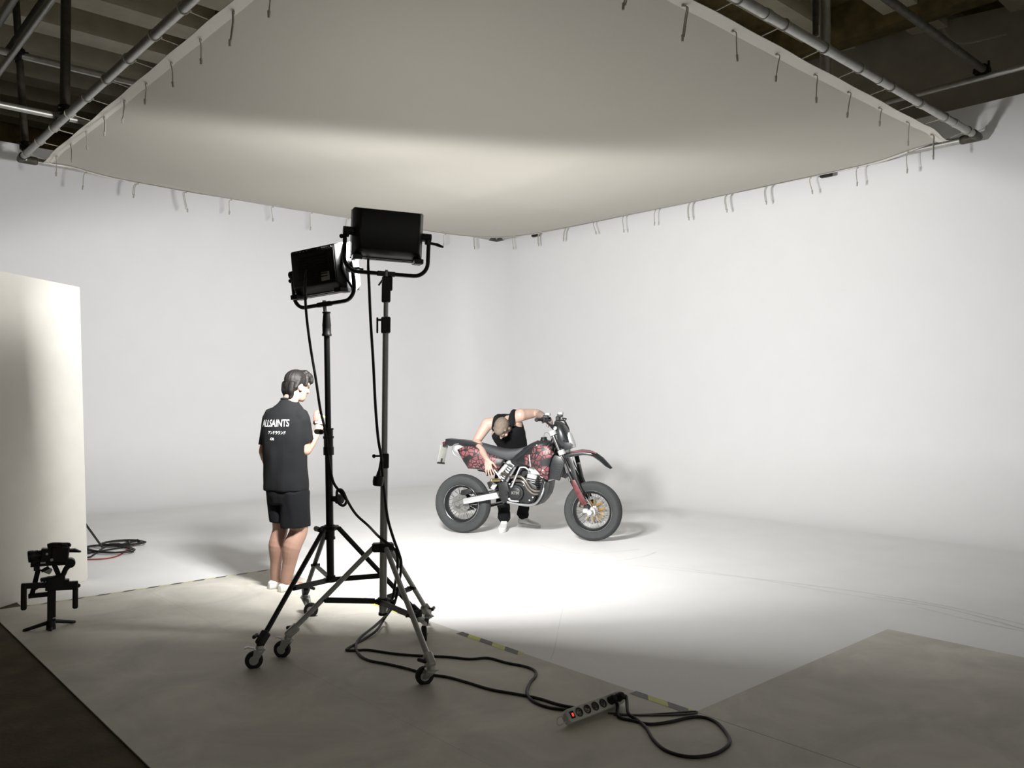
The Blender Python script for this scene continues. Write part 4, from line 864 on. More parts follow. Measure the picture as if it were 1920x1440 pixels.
# front fork
for s_ in (-1, 1):
    Y = .105 * s_; f = lambda X, Yp: V((b(X, Yp, -.105).x, Y, b(X, Yp, -.105).z))
    a = MB(); a.cyl(f(1128, 338), f(1302, 770), .0265, n=18); a.cyl(f(1125, 330), f(1133, 350), .031, n=14); fk = part('fork_tube', a, m_chrome)
    a = MB(); a.cyl(f(1275, 700), f(1420, 985), .029, .031, n=16); a.box(f(1440, 1020), (.06, .05, .09), Matrix.Rotation(.42, 3, 'Y'), .01); part('slider', a, m_black, fk)
    a = MB(); P = [f(1318, 765), f(1345, 762), f(1385, 840), (f(1432, 930)), f(1455, 985), f(1410, 990), f(1385, 955), f(1345, 870), f(1322, 810)]
    a.prism([p + V((0, .034 * s_, 0)) for p in P], (0, .012 * s_, 0), .004); part('fork_guard', a, m_redp, fk, label='red fork guard')
    a = MB(); P = [f(1258, 560), f(1300, 560), f(1345, 762), f(1400, 880), f(1375, 900), f(1330, 790), f(1290, 690)]
    a.prism([p + V((.02, .012 * s_, 0)) for p in P], (0, .014 * s_, 0), .003); part('fork_guard', a, m_plast, fk, label='black fork guard')
fL = lambda X, Yp: V((b(X, Yp, -.105).x, 0, b(X, Yp, -.105).z))
for X, Y in ((1135, 345), (1215, 520)):
    c = fL(X, Y); a = MB(); ax = (fL(1302, 770) - fL(1128, 338)).normalized()
    rt_ = Matrix((V((ax.z, 0, -ax.x)) * -1, V((0, 1, 0)), ax * -1)).transposed()
    if rt_.determinant() < 0: rt_ = Matrix((V((ax.z, 0, -ax.x)), V((0, 1, 0)), ax * -1)).transposed()
    a.box(c, (.06, .2, .045), rt_, .01)
    for s_ in (-1, 1): a.cyl(c + V((0, .105 * s_, 0)) - ax * .025, c + V((0, .105 * s_, 0)) + ax * .025, .04, n=18)
    part('triple_clamp', a, m_silver)
a = MB(); c = V((FW.x, 0, FW.z)); a.cyl(c - V((0, .15, 0)), c + V((0, .13, 0)), .012, n=12); a.lathe(c - V((0, .155, 0)), (0, 1, 0), [(0, .010), (0, .026), (.02, .034), (.05, .034)], 8)
a.lathe(c - V((0, .1, 0)), (0, 1, 0), [(0, .05), (.03, .052), (.03, .02)], 24); a.box(b(1432, 1045, -.13), (.06, .05, .05), None, .01); part('axle', a, m_silver)
a = MB(); a.prism([V((FW.x - .14, .075, FW.z + .0)), V((FW.x - .1, .075, FW.z + .09)), V((FW.x - .155, .075, FW.z + .11)), V((FW.x - .18, .075, FW.z + .03))], (0, .05, 0), .01); part('brake_caliper', a, m_gold)
a = MB(); a.tube([V((FW.x - .14, .1, FW.z + .1)), b(1395, 780, .09), b(1330, 620, .10), b(1290, 540, .09), b(1250, 420, .06), b(1230, 300, .05)], .006, 6, sub=5); part('brake_hose', a, m_cable)
# front fender
path = [(1225, 548, .05), (1270, 530, .07), (1330, 503, .085), (1400, 492, .085), (1470, 498, .08), (1530, 522, .075), (1590, 565, .068), (1640, 620, .055), (1672, 656, .03)]
a = MB(); vs = []; nn = 9
for i, (X, Y, hw) in enumerate(path):
    p = b(X, Y); pa, pb_ = b(*path[max(0, i - 1)][:2]), b(*path[min(len(path) - 1, i + 1)][:2]); t = (pb_ - pa).normalized(); up = V((-t.z, 0, t.x))
    for s_ in (0, 1):
        for j in range(nn):
            u = -1 + 2 * j / (nn - 1); drop = .045 * u * u * hw / .08; vs.append(p + V((0, u * hw, 0)) - up * (drop + s_ * .005))
fs = []
for i in range(len(path) - 1):
    for j in range(nn - 1):
        A = i * 2 * nn; B_ = A + 2 * nn; fs += [[A + j, A + j + 1, B_ + j + 1, B_ + j], [A + nn + j, B_ + nn + j, B_ + nn + j + 1, A + nn + j + 1]]
    A = i * 2 * nn; B_ = A + 2 * nn; fs += [[A, B_, B_ + nn, A + nn], [A + nn - 1, A + 2 * nn - 1, B_ + 2 * nn - 1, B_ + nn - 1]]
fs += [[j, nn + j, nn + j + 1, j + 1] for j in range(nn - 1)] + [[(len(path) - 1) * 2 * nn + j for j in range(nn)] + [(len(path) - 1) * 2 * nn + nn + j for j in range(nn)][::-1]]
a.raw(vs, fs); fd = part('fender', a, m_plast, angle=60)
a = MB(); a.prism([b(X, Y, -.09) for X, Y in [(1235, 545), (1310, 525), (1400, 518), (1480, 528), (1500, 548), (1400, 545), (1300, 560), (1245, 580)]], (0, .02, 0), .003); part('fender_side', a, m_plast, fd)
a = MB(); a.prism([b(X, Y, -.093) for X, Y in [(1300, 507), (1400, 499), (1470, 503), (1530, 524), (1525, 532), (1470, 517), (1400, 514), (1300, 522)]], (0, .004, 0)); part('red_stripe', a, m_redp, fd, label='red graphic stripe')
# headlamp mask
a = MB(); rings = []
for X, yt, Y2, yb, hw in ((1160, 235, 1150, 330, .05), (1200, 240, 1165, 390, .10), (1240, 268, 1190, 450, .12), (1275, 330, 1235, 492, .12), (1305, 400, 1290, 492, .09)):
    t, u = b(X, yt), b(Y2, yb); c_ = (t + u) / 2; rings.append((c_, V((0, 1, 0)), (t - u).normalized(), hw, (t - u).length / 2))
a.loft(rings, 22, 3.2); mk = part('headlamp_mask', a, m_plast, angle=50)
a = MB(); p, q = b(1268, 345, 0), b(1318, 478, 0); d = (q - p).normalized(); nrm = V((-d.z, 0, d.x))
if nrm.x < 0: nrm = -nrm
rings = []
for u, hw in ((0, .03), (.15, .07), (.5, .085), (.85, .075), (1, .05)): rings.append((p.lerp(q, u) + nrm * .010, V((0, 1, 0)), nrm, hw, .022))
a.loft(rings, 20, 2.6); part('headlamp', a, m_glass, mk)
a = MB(); a.prism([b(X, Y, -.122) for X, Y in [(1230, 430), (1300, 430), (1300, 490), (1240, 492)]], (0, .01, 0), .003); a.cyl(b(1228, 408, -.14), b(1228, 408, -.12), .007, n=8); part('mask_strap', a, m_engine, mk)
a = MB(); a.lathe(b(1160, 303, -.115), (-.3, -1, .2), [(0, .012), (0, .02), (.012, .022), (.016, .016), (.016, .001)], 14); part('indicator', a, m_silver)
# handlebar and controls
he = b(990, 226, -.40)
hb = [(he.x, -.40, he.z), (he.x + .03, -.28, he.z + .0), b(1128, 290, -.12), b(1150, 320, -.05), b(1150, 320, .05)]
hb = [V(p) for p in hb]; hb = hb[:4] + [V((p.x, -p.y, p.z)) for p in hb[:4]][::-1]
a = MB(); a.tube(hb, .0125, 12, sub=5); hbar = part('handlebar', a, m_engine)
a = MB(); a.limb([V((hb[2].x, -.12, hb[2].z)) , V((hb[2].x, .12, hb[2].z))], [.011, .011], 10, 0); a.limb([V((hb[2].x, -.09, hb[2].z)) , V((hb[2].x, .09, hb[2].z))], [.025, .025], 14, 0); part('bar_pad', a, m_plast, hbar)
for s_ in (-1, 1):
    q0, q1 = V((hb[0].x, hb[0].y * -s_, hb[0].z)), V((hb[1].x, hb[1].y * -s_, hb[1].z)); d = (q1 - q0).normalized()
    a = MB(); a.lathe(q0, d, [(-.012, .001), (-.012, .02), (.0, .022), (.004, .0175), (.11, .0175), (.114, .026), (.12, .026)], 16); part('grip', a, m_rubber, hbar)
    a = MB(); o = q0 + d * .15; a.cyl(o - d * .03, o + d * .04, .028, n=14); a.box(o + V((.02, 0, .03)), (.06, .05, .035), None, .008); a.box(o + d * .09, (.05, .04, .05), None, .01); part('switch_housing', a, m_plast, hbar)
    a = MB(); a.box(o + V((.03, 0, .055)) + d * .02, (.05, .055, .03), None, .006); part('fluid_reservoir', a, m_silver, hbar)
    a = MB(); a.tube([o + V((.04, 0, .0)), o + V((.08, .02 * s_, -.005)), o + V((.085, 0, -.015)) - d * .09, o + V((.065, 0, -.03)) - d * .15], [.008, .008, .006, .005], 8, sub=4); a.ball(o + V((.065, 0, -.03)) - d * .15, .009, n=8); part('lever', a, m_engine, hbar)
a = MB()
for X0, Y0, X1, Y1, y in ((1160, 235, 1265, 290, .1), (1170, 232, 1280, 310, .18), (1190, 228, 1250, 265, .05)): a.tube([b(X0, Y0, y), b((X0 + X1) / 2 + 10, min(Y0, Y1) - 2, y), b(X1 - 18, Y1 - 40, y), b(X1, Y1, y), b(X1 + 5, Y1 + 50, y * .8)], .006, 6, sub=5)
part('control_cable', a, m_cable, hbar)
a = MB(); a.tube([b(1130, 395, -.05), b(1100, 460, -.1), b(1080, 470, -.1), b(1105, 490, -.1)], .008, 6, sub=4); a.box(b(1115, 480, -.08), (.06, .05, .05), None, .01); part('wiring', a, m_cable)
# ------------------------------------------------------------------ people
m_skin = mat('skin', 'b3978a', .55, vary=.1, scale=14, bump=.03, bscale=150)
m_skin2 = mat('skin_lit', 'a28171', .6, vary=.1, scale=14, bump=.03, bscale=150, spec=.25)
m_tattoo = mat('forearm_tattoo', '8f7d74', .6, vary=.25, scale=60)
m_hair = mat('dark_hair', '110f0e', .65, vary=.3, scale=60, bump=.12, bscale=120, spec=.3)
m_fair = mat('fair_hair', '75695e', .7, vary=.35, scale=90, bump=.3, bscale=140, spec=.3)
m_tee = mat('black_cotton', '141517', .95, vary=.12, scale=12, spec=.2, bump=.05, bscale=300)
m_shorts = mat('black_shorts_cloth', '121316', .95, vary=.12, scale=12, spec=.2)
m_print = mat('white_print', 'f0f0f0', .7, vary=.04)
m_sock = mat('white_sock', 'e6e3df', .85, vary=.06)
m_shoe = mat('white_leather', 'dcdcda', .5, vary=.06)
m_sole = mat('white_sole', 'c9c9c6', .6)
m_eye = mat('eye', '3a2f28', .2)
def axes(f, up):
    f = V(f).normalized(); r = f.cross(V(up)).normalized(); return Matrix((r, f, r.cross(f))).transposed()
def head(mb, c, Rh, s=1.0):
    P = lambda x, y, z: V(c) + Rh @ V((x * s, y * s, z * s)); E = lambda x, y, z, r: mb.ball(P(x, y, z), [q * s for q in r], Rh, 20)
    E(0, -.012, .035, (.076, .096, .092)); E(0, .03, -.03, (.062, .066, .085)); E(0, .045, -.075, (.046, .045, .042)); E(0, .062, -.098, (.024, .022, .02))
    E(0, .072, .035, (.055, .024, .02)); E(0, -.03, -.05, (.056, .06, .06))
    mb.limb([P(0, .092, .012), P(0, .108, -.018), P(0, .112, -.028)], [.009 * s, .012 * s, .014 * s], 8, 0); E(.012, .098, -.031, (.009, .009, .008)); E(-.012, .098, -.031, (.009, .009, .008))
    E(0, .087, -.060, (.024, .012, .007)); E(0, .085, -.070, (.021, .012, .008))
    for k in (-1, 1):
        E(k * .048, .06, -.025, (.022, .025, .022)); E(k * .03, .084, .03, (.02, .01, .008))
        mb.ball(P(k * .076, -.012, -.008), [.009 * s, .019 * s, .031 * s], Rh @ Matrix.Rotation(k * -.35, 3, 'Z'), 12); mb.ball(P(k * .072, -.004, -.022), [.008 * s, .012 * s, .016 * s], Rh, 10)
    mb.limb([P(0, -.03, -.06), P(0, -.035, -.14)], [.052 * s, .056 * s], 14, 0)
def eyes(c, Rh, parent, s=1.0):
    for k in (-1, 1):
        a = MB(); a.ball(V(c) + Rh @ (V((k * .031, .083, .008)) * s), (.0125 * s,) * 3, None, 12); a.build('eye', m_eye, parent)
def hand(mb, w, d, n, th, curl=(.35, .5, .4), spread=.09, s=1.0, thumb=.75, fcurl=None):
    # w wrist, d along the palm, n the way the palm faces, th: +1/-1 side of the thumb (d x n)
    d = V(d).normalized(); n = V(n); n = (n - d * n.dot(d)).normalized(); sd = d.cross(n) * th; w = V(w)
    for i in range(4):
        o = (1.5 - i) * .0205 * s; kn = w + d * (.088 - .006 * abs(i - 1)) * s + sd * o
        mb.limb([w + d * .004 * s + sd * o * .55, w + d * .05 * s + sd * o * .9, kn], [.0155 * s, .0135 * s, .0105 * s], 8, 0)
        L = [(.042, .026, .021), (.047, .029, .022), (.043, .027, .021), (.034, .021, .018)][i]; dd = (d + sd * (1.5 - i) * spread).normalized(); ax = dd.cross(n).normalized(); p = kn; pts = [p]; cu = fcurl[i] if fcurl else curl
        for q, c_ in zip(L, cu): dd = Matrix.Rotation(c_, 3, ax) @ dd; p = p + dd * q * s; pts.append(p)
        mb.limb(pts, [.0098 * s, .0090 * s, .0082 * s, .0072 * s], 8, 0)
    b0 = w + d * .022 * s + sd * .022 * s; t = (d * .65 + sd * thumb + n * .25).normalized(); b1 = b0 + t * .046 * s; t2 = (d * .9 + sd * thumb * .35 + n * .45).normalized(); b2 = b1 + t2 * .032 * s; b3 = b2 + (t2 + n * .3).normalized() * .025 * s
    mb.limb([w + d * .005 * s + sd * .01 * s, b0 + t * .012, b1, b2, b3], [.016 * s, .015 * s, .0115 * s, .010 * s, .008 * s], 8, 0)
def folds(amp, fr, st=(1, 1, .45), seed=0):
    def f(c): q = V((c.x * st[0], c.y * st[1], c.z * st[2])) * fr + V((seed, seed, seed)); return amp * (noise.noise(q) * 1.2 + .5 * noise.noise(q * 2.3))
    return f
def shoe(mb, heel, toe, up=(0, 0, 1), s=1.0, hgt=.07):
    h, t = V(heel), V(toe); d = (t - h).normalized(); r = d.cross(V(up)).normalized(); L = (t - h).length; rings = []
    for u, w_, z1 in ((.0, .026, .055), (.08, .034, hgt), (.25, .036, hgt + .005), (.45, .040, .06), (.65, .046, .045), (.85, .043, .034), (.96, .028, .026), (1, .014, .018)):
        rings.append((h + d * L * u + V((0, 0, z1 / 2 + .004)), r, V((0, 0, 1)), w_ * s, z1 / 2))
    mb.loft(rings, 18, 2.8)
def cloth_obj(mb, name, m, parent, vox, it, fn=None):
    me = remesh(mb, name, vox, it)
    if fn: displace(me, fn)
    me.materials.append(m); return finish(name, me, parent, angle=180, fix=False)

# ---------------- standing person, back to the camera
PA0 = G(530, 1109); PV = V((.449, .894, 0)).normalized(); PRt = V((PV.y, -PV.x, 0))
def A(r, d, z): return PA0 + PRt * r + PV * d + V((0, 0, z))
psn = thing('person', 'standing person in black t-shirt and shorts seen from behind, holding a snack', 'person', PA0)
ANG = R(36); fA = PRt * math.sin(ANG) + PV * math.cos(ANG); rA = PRt * math.cos(ANG) - PV * math.sin(ANG); ZU = V((0, 0, 1))
hc = A(.104, .03, 1.618); fh = (PRt * .84 + PV * .54 + ZU * -.16); Rh = axes(fh, ZU)
sk = MB(); head(sk, hc, Rh, .97)
nk = A(.045, .02, 1.47); sk.limb([nk + V((0, 0, -.06)), nk + V((0, 0, .02)), hc + Rh @ V((0, -.035, -.08))], [.068, .060, .055], 14, 2)
shR, shL = A(.130, -.08, 1.385), A(-.085, .09, 1.385)
elR, wrR = A(.172, -.06, 1.115), A(.272, .085, 1.262)
elL, wrL = A(-.148, .11, 1.10), A(-.105, .27, .93)
sk.limb([shR, elR], [.048, .042], 14, 0); sk.limb([elR, elR.lerp(wrR, .3), wrR], [.043, .043, .027], 14, 3)
sk.limb([shL, elL], [.048, .042], 14, 0); sk.limb([elL, elL.lerp(wrL, .3), wrL], [.042, .041, .027], 14, 3)
hand(sk, wrR, (wrR - elR).normalized() + V((0, 0, .35)), -rA * .75 + fA * .2, 1, curl=(1.15, 1.25, .8), s=1.0, thumb=.35)
hand(sk, wrL, (wrL - elL) + V((0, 0, -.05)), rA, -1)
hpR, hpL = A(.09, -.045, .88), A(-.055, .06, .88); knR, knL = A(.118, -.02, .485), A(-.022, .07, .49); anR, anL = A(.022, -.02, .085), A(-.058, .10, .085)
for hp, kn, an in ((hpR, knR, anR), (hpL, knL, anL)):
    bk_ = -fA * .02; kk = 1.18 if kn is knR else 1.0
    sk.limb([hp, kn + V((0, 0, .03))], [.088, .060], 14, 0)
    sk.limb([kn + V((0, 0, .04)), kn + V((0, 0, -.02)), kn.lerp(an, .33) + bk_ * 1.4, kn.lerp(an, .66) + bk_ * .5, an], [.062 * kk, .060 * kk, .061 * kk, .046 * kk, .036 * kk], 16, 4)
sk.limb([hpR, hpL], [.09, .09], 14, 0); sk.limb([A(.02, 0, .95), A(.015, 0, 1.2), nk], [.09, .095, .06], 14, 3)
for an, fd in ((anR, (.83, .5)), (anL, (.93, .36))):
    d = PRt * fd[0] + PV * fd[1]; sk.limb([an, V((an.x, an.y, .05)) + d * .02, V((an.x, an.y, .03)) + d * .14], [.036, .036, .026], 12, 0)
me = remesh(sk, 'body', .0045, 2); me.materials.append(m_skin2); bodyA = finish('body', me, psn, angle=180, fix=False)
eyes(hc, Rh, psn, .97)
# hair: full cap, fringe over the brow, longer at the nape
a = MB(); H = lambda x, y, z: hc + Rh @ (V((x, y, z)) * .97)
a.ball(H(0, -.016, .052), (.084, .102, .086), Rh, 22); a.ball(H(0, -.055, .0), (.068, .060, .07), Rh, 20); a.ball(H(0, .05, .088), (.066, .056, .042), Rh, 18)
for k in range(-4, 5): a.limb([H(k * .013, .03, .122), H(k * .015, .074, .094), H(k * .016, .090, .058), H(k * .015, .092, .038 + .005 * (k % 3))], [.022, .021, .016, .009], 8, 2)
for k in (-1, 1): a.limb([H(k * .068, .04, .085), H(k * .073, .042, .045), H(k * .073, .036, .015)], [.016, .012, .006], 8, 2); a.limb([H(k * .070, -.03, .07), H(k * .073, -.038, .03), H(k * .070, -.055, -.015)], [.020, .014, .010], 8, 2)
for k in range(-4, 5): a.limb([H(k * .014, -.085, .01), H(k * .013, -.084, -.045), H(k * .012, -.070, -.080), H(k * .012, -.076, -.104)], [.024, .024, .017, .009], 8, 2)
me = remesh(a, 'hair', .005, 2); ax_ = Rh.inverted()
def strands(c): q = ax_ @ (c - hc); t = math.atan2(q.x, -q.y + .02); return .0030 * noise.noise(V((t * 9, q.z * 4, 3))) + .0016 * noise.noise(V((t * 30, q.z * 5, 8)))
displace(me, strands); me.materials.append(m_hair); finish('hair', me, psn, angle=180, fix=False)
# t-shirt
a = MB(); rings = []
for z, r, d, ha, hb in ((.80, .022, .005, .187, .138), (.83, .022, .005, .188, .140), (.95, .018, .005, .186, .134), (1.10, .012, 0, .188, .126), (1.24, .012, -.0, .196, .124), (1.34, .016, .0, .196, .116), (1.405, .022, .005, .172, .102), (1.45, .030, .012, .13, .088), (1.485, .038, .018, .085, .076), (1.515, .044, .022, .066, .067)):
    rings.append((A(r, d, z), rA, fA, ha, hb))
a.loft(rings, 36, 2.25)
def sleeve(sh, hc_, hx, hy, ra, rb_):
    d = (hc_ - sh).normalized(); x = (hx - d * hx.dot(d)).normalized(); y = d.cross(x); y = y if y.dot(hy) > 0 else -y; rr = [(sh, x, y, .066, .066), (sh.lerp(hc_, .5), x, y, (ra + .066) / 2, .072), (hc_ - d * .012, hx, hy, ra, rb_), (hc_, hx, hy, ra, rb_)]
    a.loft(rr, 26, 2.1); a.limb([nk + V((0, 0, -.05)) + (sh - nk) * .35, sh + V((0, 0, .0)), sh.lerp(hc_, .4)], [.060, .068, .070], 16, 3)
sleeve(shR, A(.184, -.045, 1.168), (PRt * .86 + ZU * .51), PV, .066, .078); sleeve(shL, A(-.128, .11, 1.155), PRt, PV, .068, .078)
teef = folds(.015, 6.5, (1, 1, .4), 2)
tee = cloth_obj(a, 't_shirt', m_tee, psn, .0075, 5, lambda c: teef(c) * min(1, max(.15, (1.52 - c.z) * 3)))
a = MB(); cc = A(.047, .024, 1.513); a.torus(cc, (PRt * .1 + PV * .12 + ZU), .064, .009, 28, 8); a.build('collar', m_tee, tee)
# lettering pressed onto the back
bvh = BVHTree.FromPolygons([tee.matrix_world @ v.co + PA0 * 0 for v in tee.data.vertices], [list(p.vertices) for p in tee.data.polygons])
def press(txt, size, sx, bold, pos, slope, name='lettering'):
    tm = text_mesh(txt, size, sx, bold); bb = bmesh.new(); bb.from_mesh(tm); bmesh.ops.triangulate(bb, faces=bb.faces[:])
    for _ in range(2): bmesh.ops.subdivide_edges(bb, edges=[e for e in bb.edges if e.calc_length() > .012], cuts=1)
    bmesh.ops.triangulate(bb, faces=bb.faces[:]); bb.to_mesh(tm); bb.free()
    Mi = MW[psn.name].inverted(); c, sn = math.cos(slope), math.sin(slope)
    for v in tm.vertices:
        x, y = v.co.x * c - v.co.y * sn, v.co.x * sn + v.co.y * c
        p = pos + rA * x + ZU * y - fA * .6; o = bvh.ray_cast(Mi @ p, fA, 2)
        if o[0] is not None: v.co = o[0] - fA * .0022
        else: v.co = Mi @ (p + fA * .5)
    tm.materials.clear(); tm.materials.append(m_print); ob = finish(name, tm, tee, True, angle=180, fix=False); return ob
pm = A(.022, -.1, 0) + V((0, 0, 0))
press('ALLSAINTS', .077, .68, .0008, pm + ZU * 1.328 - rA * .084, .02); press('アンドラウンド', .031, .70, .0002, pm + ZU * 1.256 - rA * .056, .0); press('.OR', .026, .9, .0008, pm + ZU * 1.208 - rA * .094, -.05)
# shorts
a = MB(); rings = []
for z, r, d, ha, hb in ((.90, .025, .005, .165, .125), (.82, .028, .005, .176, .135), (.76, .034, .003, .168, .132), (.70, .04, .0, .14, .12)): rings.append((A(r, d, z), rA, fA, ha, hb))
a.loft(rings, 30, 2.3)
for hp, kn, z0, wa_, wb_ in ((hpR, A(.098, -.02, .485), .510, .098, .128), (hpL, A(-.012, .07, .49), .545, .078, .10)):
    rr = []
    for u in (.1, .45, .8, 1): z = .82 + (z0 - .82) * u; c = hp.lerp(kn, (hp.z - z) / (hp.z - kn.z)); rr.append((V((c.x, c.y, z)), rA, fA, wa_, wb_))
    a.loft(rr, 26, 2.2)
sh_ = cloth_obj(a, 'shorts', m_shorts, psn, .0075, 4, folds(.009, 8, (1, 1, .4), 5))
a = MB(); a.tube([A(.155, -.085, .80), A(.165, -.07, .765)], .004, 6); a.build('zip_pull', m_zinc, sh_)
# white sock shoes
for an, fd, ex in ((anR, (.83, .5), .20), (anL, (.93, .36), .20)):
    d = (PRt * fd[0] + PV * fd[1]).normalized(); a = MB(); h_ = V((an.x, an.y, 0)) - d * .055
    shoe(a, h_, h_ + d * .262, hgt=.072); cloth_obj(a, 'sock_shoe', m_sock, psn, .0055, 3)
# snack in a napkin
snp = wrR + V((0, 0, .085)) + PRt * .0 + PV * .01
sn = thing('wrapped_snack', 'pink snack in white napkin held up by the standing person', 'food', snp)
a = MB(); q = A(.258, .065, 1.335); a.prism([q + PRt * -.012 + V((0, 0, -.01)), q + PRt * .05 + V((0, 0, -.02)) + PV * .02, q + PRt * .06 + PV * .03 + V((0, 0, .05)), q + PRt * .02 + V((0, 0, .062)), q + PRt * -.02 + V((0, 0, .045))], PV * .03 , .004); a.build('napkin', m_paper, sn)
a = MB(); q = A(.256, .08, 1.402); a.limb([q + V((0, 0, -.05)), q + V((0, 0, -.0)), q + PRt * .012 + V((0, 0, .012))], [.022, .021, .017], 12, 2); a.build('roll', mat('pink_sausage', 'c2685a', .45, vary=.2, scale=40), sn)
a = MB(); q = A(.295, .07, 1.368); a.tube([q + PRt * -.04 + V((0, 0, .005)), q + PRt * .01 + V((0, 0, .012)), q + PRt * .045 + V((0, 0, -.01)), q + PRt * .055 + V((0, 0, -.05))], .007, 8, sub=3); a.build('yellow_edge', mat('mustard_yellow', 'dccf6a', .5), sn)

# ---------------- person bending over the motorcycle
def B(X, Y, y): return BR0 + BROT @ b(X, Y, y)
def BV(x, y, z): return BROT @ V((x, y, z))
fB1, fB2 = B(690, 1230, .14), B(905, 1180, .62)
psb = thing('person', 'person in black tank top bending over the motorcycle seat', 'person', V((fB1.x, fB1.y, 0)))
CAMD = (CO - B(690, 300, 0)).normalized()
hb_c = B(683, 300, -.01); hup = (BV(.02, -.92, .34)).normalized(); fwd = (BV(-.16, -.25, -.95)).normalized()
RhB = axes(fwd, hup)
sk = MB(); head(sk, hb_c, RhB, .98)
nb_ = B(735, 235, .16); shR, shL = B(545, 265, .10), B(845, 185, .17)
elR, wrR = B(448, 418, .03), B(545, 585, -.20)
elL, wrL = B(985, 165, .36), B(1080, 207, .10)
ch, wa, hp_ = B(720, 310, .22), B(770, 440, .38), B(775, 560, .50)
sk.limb([nb_, hb_c + RhB @ V((0, -.035, -.06))], [.062, .056], 14, 0)
sk.loft([(hp_, BV(1, 0, 0), BV(0, .7, .7), .17, .12), (wa, BV(1, 0, .1), BV(0, .8, .6), .155, .11), (ch, BV(1, 0, .25), BV(0, .75, .65), .185, .115), (nb_.lerp(ch, .4), BV(1, 0, .28), BV(0, .8, .6), .16, .085), (nb_, BV(1, 0, .3), BV(0, .8, .6), .08, .06)], 26, 2.2)
sk.limb([shR.lerp(nb_, .45), shR], [.07, .070], 14, 0); sk.limb([shL.lerp(nb_, .5), shL], [.07, .074], 14, 0)
sk.limb([shR, shR.lerp(elR, .4), elR], [.070, .060, .046], 16, 3); sk.limb([elR, elR.lerp(wrR, .28), elR.lerp(wrR, .65), wrR], [.046, .048, .036, .028], 16, 3)
sk.limb([shL, shL.lerp(elL, .45), elL], [.072, .060, .046], 16, 3); sk.limb([elL, elL.lerp(wrL, .3), wrL], [.046, .047, .030], 16, 3)
hand(sk, wrR, B(563, 690, -.23) - wrR, BV(0, 1, .1), 1, curl=(.10, .14, .12), spread=.13, s=1.05, thumb=.75)
hand(sk, wrL, B(1112, 235, .0) - wrL, BV(.2, -.3, -1), -1, curl=(.6, .9, .6), s=1.0)
kR, kL = B(675, 830, .44), B(890, 830, .60); aR, aL = B(700, 1120, .36), B(868, 1075, .68)
aR.z = .10; aL.z = .10
hR, hL = hp_ + BV(-.10, 0, -.03), hp_ + BV(.10, 0, -.03)
for h_, k_, an in ((hR, kR, aR), (hL, kL, aL)): sk.limb([h_, k_], [.09, .06], 14, 0); sk.limb([k_, k_.lerp(an, .35), an], [.055, .055, .036], 14, 3)
me = remesh(sk, 'body', .0045, 2); me.materials.append(m_skin); me.materials.append(m_tattoo)
bodyB = finish('body', me, psb, angle=180, fix=False); Mb = MW[psb.name]
ld = (wrL - elL); L2 = ld.length
for p in me.polygons:
    c = Mb @ p.center; u = (c - elL).dot(ld) / L2 ** 2; q = c - (elL + ld * u)
    if .35 < u < 1.5 and q.length < .075: p.material_index = 1
eyes(hb_c, RhB, psb, .98)
a = MB(); H = lambda x, y, z: hb_c + RhB @ (V((x, y, z)) * .98)
a.ball(H(0, -.016, .048), (.080, .099, .084), RhB, 22); a.ball(H(0, -.05, .0), (.070, .062, .075), RhB, 18); a.ball(H(0, .045, .085), (.060, .052, .036), RhB, 18)
for k in (-1, 1): a.limb([H(k * .066, .03, .07), H(k * .073, .028, .02)], [.018, .008], 8, 0)
me = remesh(a, 'hair', .005, 2); axb = RhB.inverted()
def strandb(c): q = axb @ (c - hb_c); t = math.atan2(q.x, q.z); return .002 * noise.noise(V((t * 26, q.y * 12, 5))) + .0015 * noise.noise(c * 160)
displace(me, strandb); me.materials.append(m_fair); finish('hair', me, psb, angle=180, fix=False)
# tank top: torso shell with straps
a = MB(); up_ = BV(1, 0, .26)
a.loft([(hp_ + V((0, 0, -.02)), BV(1, 0, 0), BV(0, .7, .7), .178, .132), (wa, BV(1, 0, .1), BV(0, .8, .6), .170, .122), (wa.lerp(ch, .6), BV(1, 0, .2), BV(0, .78, .62), .184, .124), (ch, BV(1, 0, .26), BV(0, .75, .65), .182, .127), (ch.lerp(nb_, .5), BV(1, 0, .28), BV(0, .8, .6), .145, .105), (ch.lerp(nb_, .75), BV(1, 0, .28), BV(0, .8, .6), .115, .085)], 30, 2.4)
for sh, k in ((shR, .52), (shL, .50)):
    m_ = sh.lerp(nb_, k); a.limb([m_ + BV(0, .12, -.02), m_ + BV(0, .03, .062), m_ + BV(0, -.075, .035), m_ + BV(0, -.10, -.06)], [.045, .036, .034, .04], 10, 3)
a.limb([shR.lerp(nb_, .62) + BV(0, .05, .055), nb_ + BV(0, .075, .045), shL.lerp(nb_, .62) + BV(0, .05, .055)], [.036, .036, .036], 10, 3)
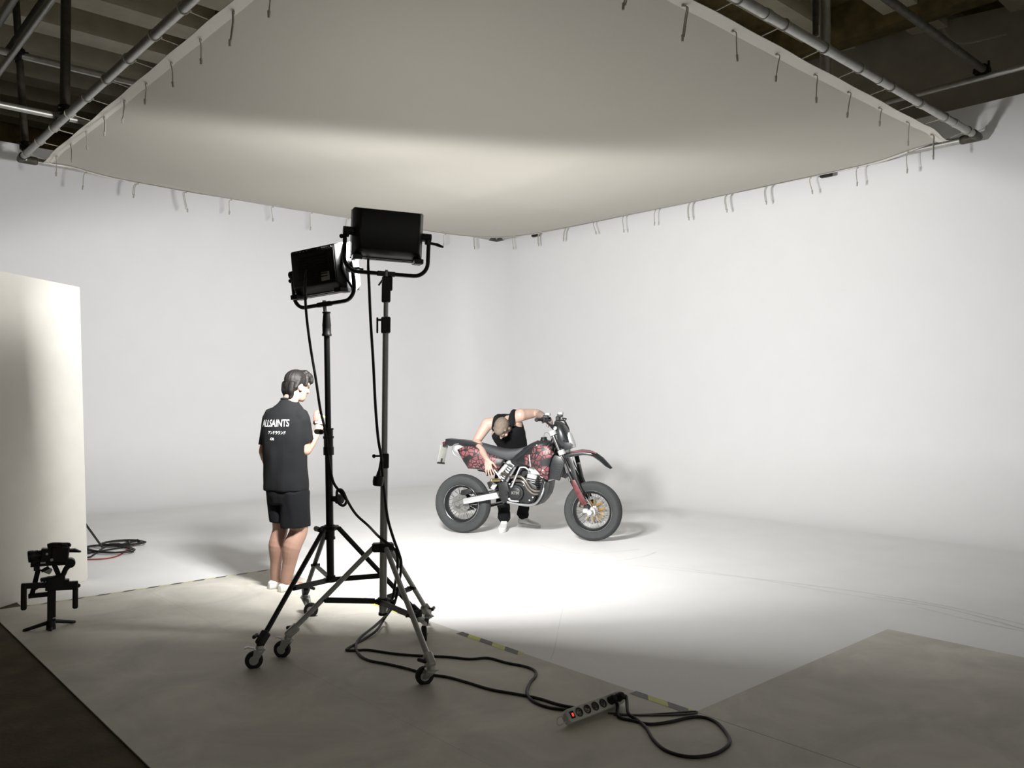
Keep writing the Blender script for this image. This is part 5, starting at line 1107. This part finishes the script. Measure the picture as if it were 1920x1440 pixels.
tank = cloth_obj(a, 'tank_top', m_tee, psb, .0065, 4, folds(.007, 8, (1, 1, 1), 9))
# trousers
a = MB(); a.loft([(hp_ + BV(0, .02, .06), BV(1, 0, 0), BV(0, .8, .6), .175, .12), (hp_ + BV(0, .02, -.08), BV(1, 0, 0), BV(0, 1, 0), .185, .135), (hp_ + BV(0, 0, -.18), BV(1, 0, 0), BV(0, 1, 0), .175, .12)], 26, 2.3)
for h_, k_, an in ((hR, kR, aR), (hL, kL, aL)):
    e = an + V((0, 0, .045)); a.limb([h_ + V((0, 0, -.06)), k_, k_.lerp(e, .5), k_.lerp(e, .86), e], [.105, .084, .074, .066, .072], 18, 4); a.lathe(e + V((0, 0, -.03)), (0, 0, 1), [(0, .066), (.02, .078), (.05, .074), (.09, .064)], 20)
cloth_obj(a, 'trousers', m_shorts, psb, .007, 3, folds(.010, 10, (1, 1, 1), 4))
# white trainers
for an, tip in ((aR, B(668, 1225, .10)), (aL, B(1015, 1172, .62))):
    t = V((tip.x, tip.y, 0)); h0 = V((an.x, an.y, 0)); d = (t - h0).normalized(); h_ = h0 - d * .06; L = .30; t_ = h_ + d * L
    a = MB(); shoe(a, h_ + V((0, 0, .022)), t_ + V((0, 0, .018)), hgt=.105, s=1.05); tr = cloth_obj(a, 'trainer', m_shoe, psb, .006, 2)
    a = MB(); r_ = d.cross(ZU); rings = []
    P = []
    for u, w_ in ((0, .02), (.03, .036), (.25, .042), (.45, .042), (.68, .05), (.88, .046), (.98, .026), (1.01, .008)): P.append((h_ + d * L * u, w_))
    poly = [p + r_ * w_ for p, w_ in P] + [p - r_ * w_ for p, w_ in P[::-1]]; a.prism([p + V((0, 0, .001)) for p in poly], (0, 0, .032), .005); a.build('sole', m_sole, tr)
    a = MB()
    for k in range(4): u = .36 + .07 * k; z = .098 - .012 * k; a.tube([h_ + d * L * u + r_ * .026 + V((0, 0, z - .012)), h_ + d * L * u + V((0, 0, z + .004)), h_ + d * L * u - r_ * .026 + V((0, 0, z - .012))], .004, 6, sub=3)
    a.build('lace', m_print, tr)
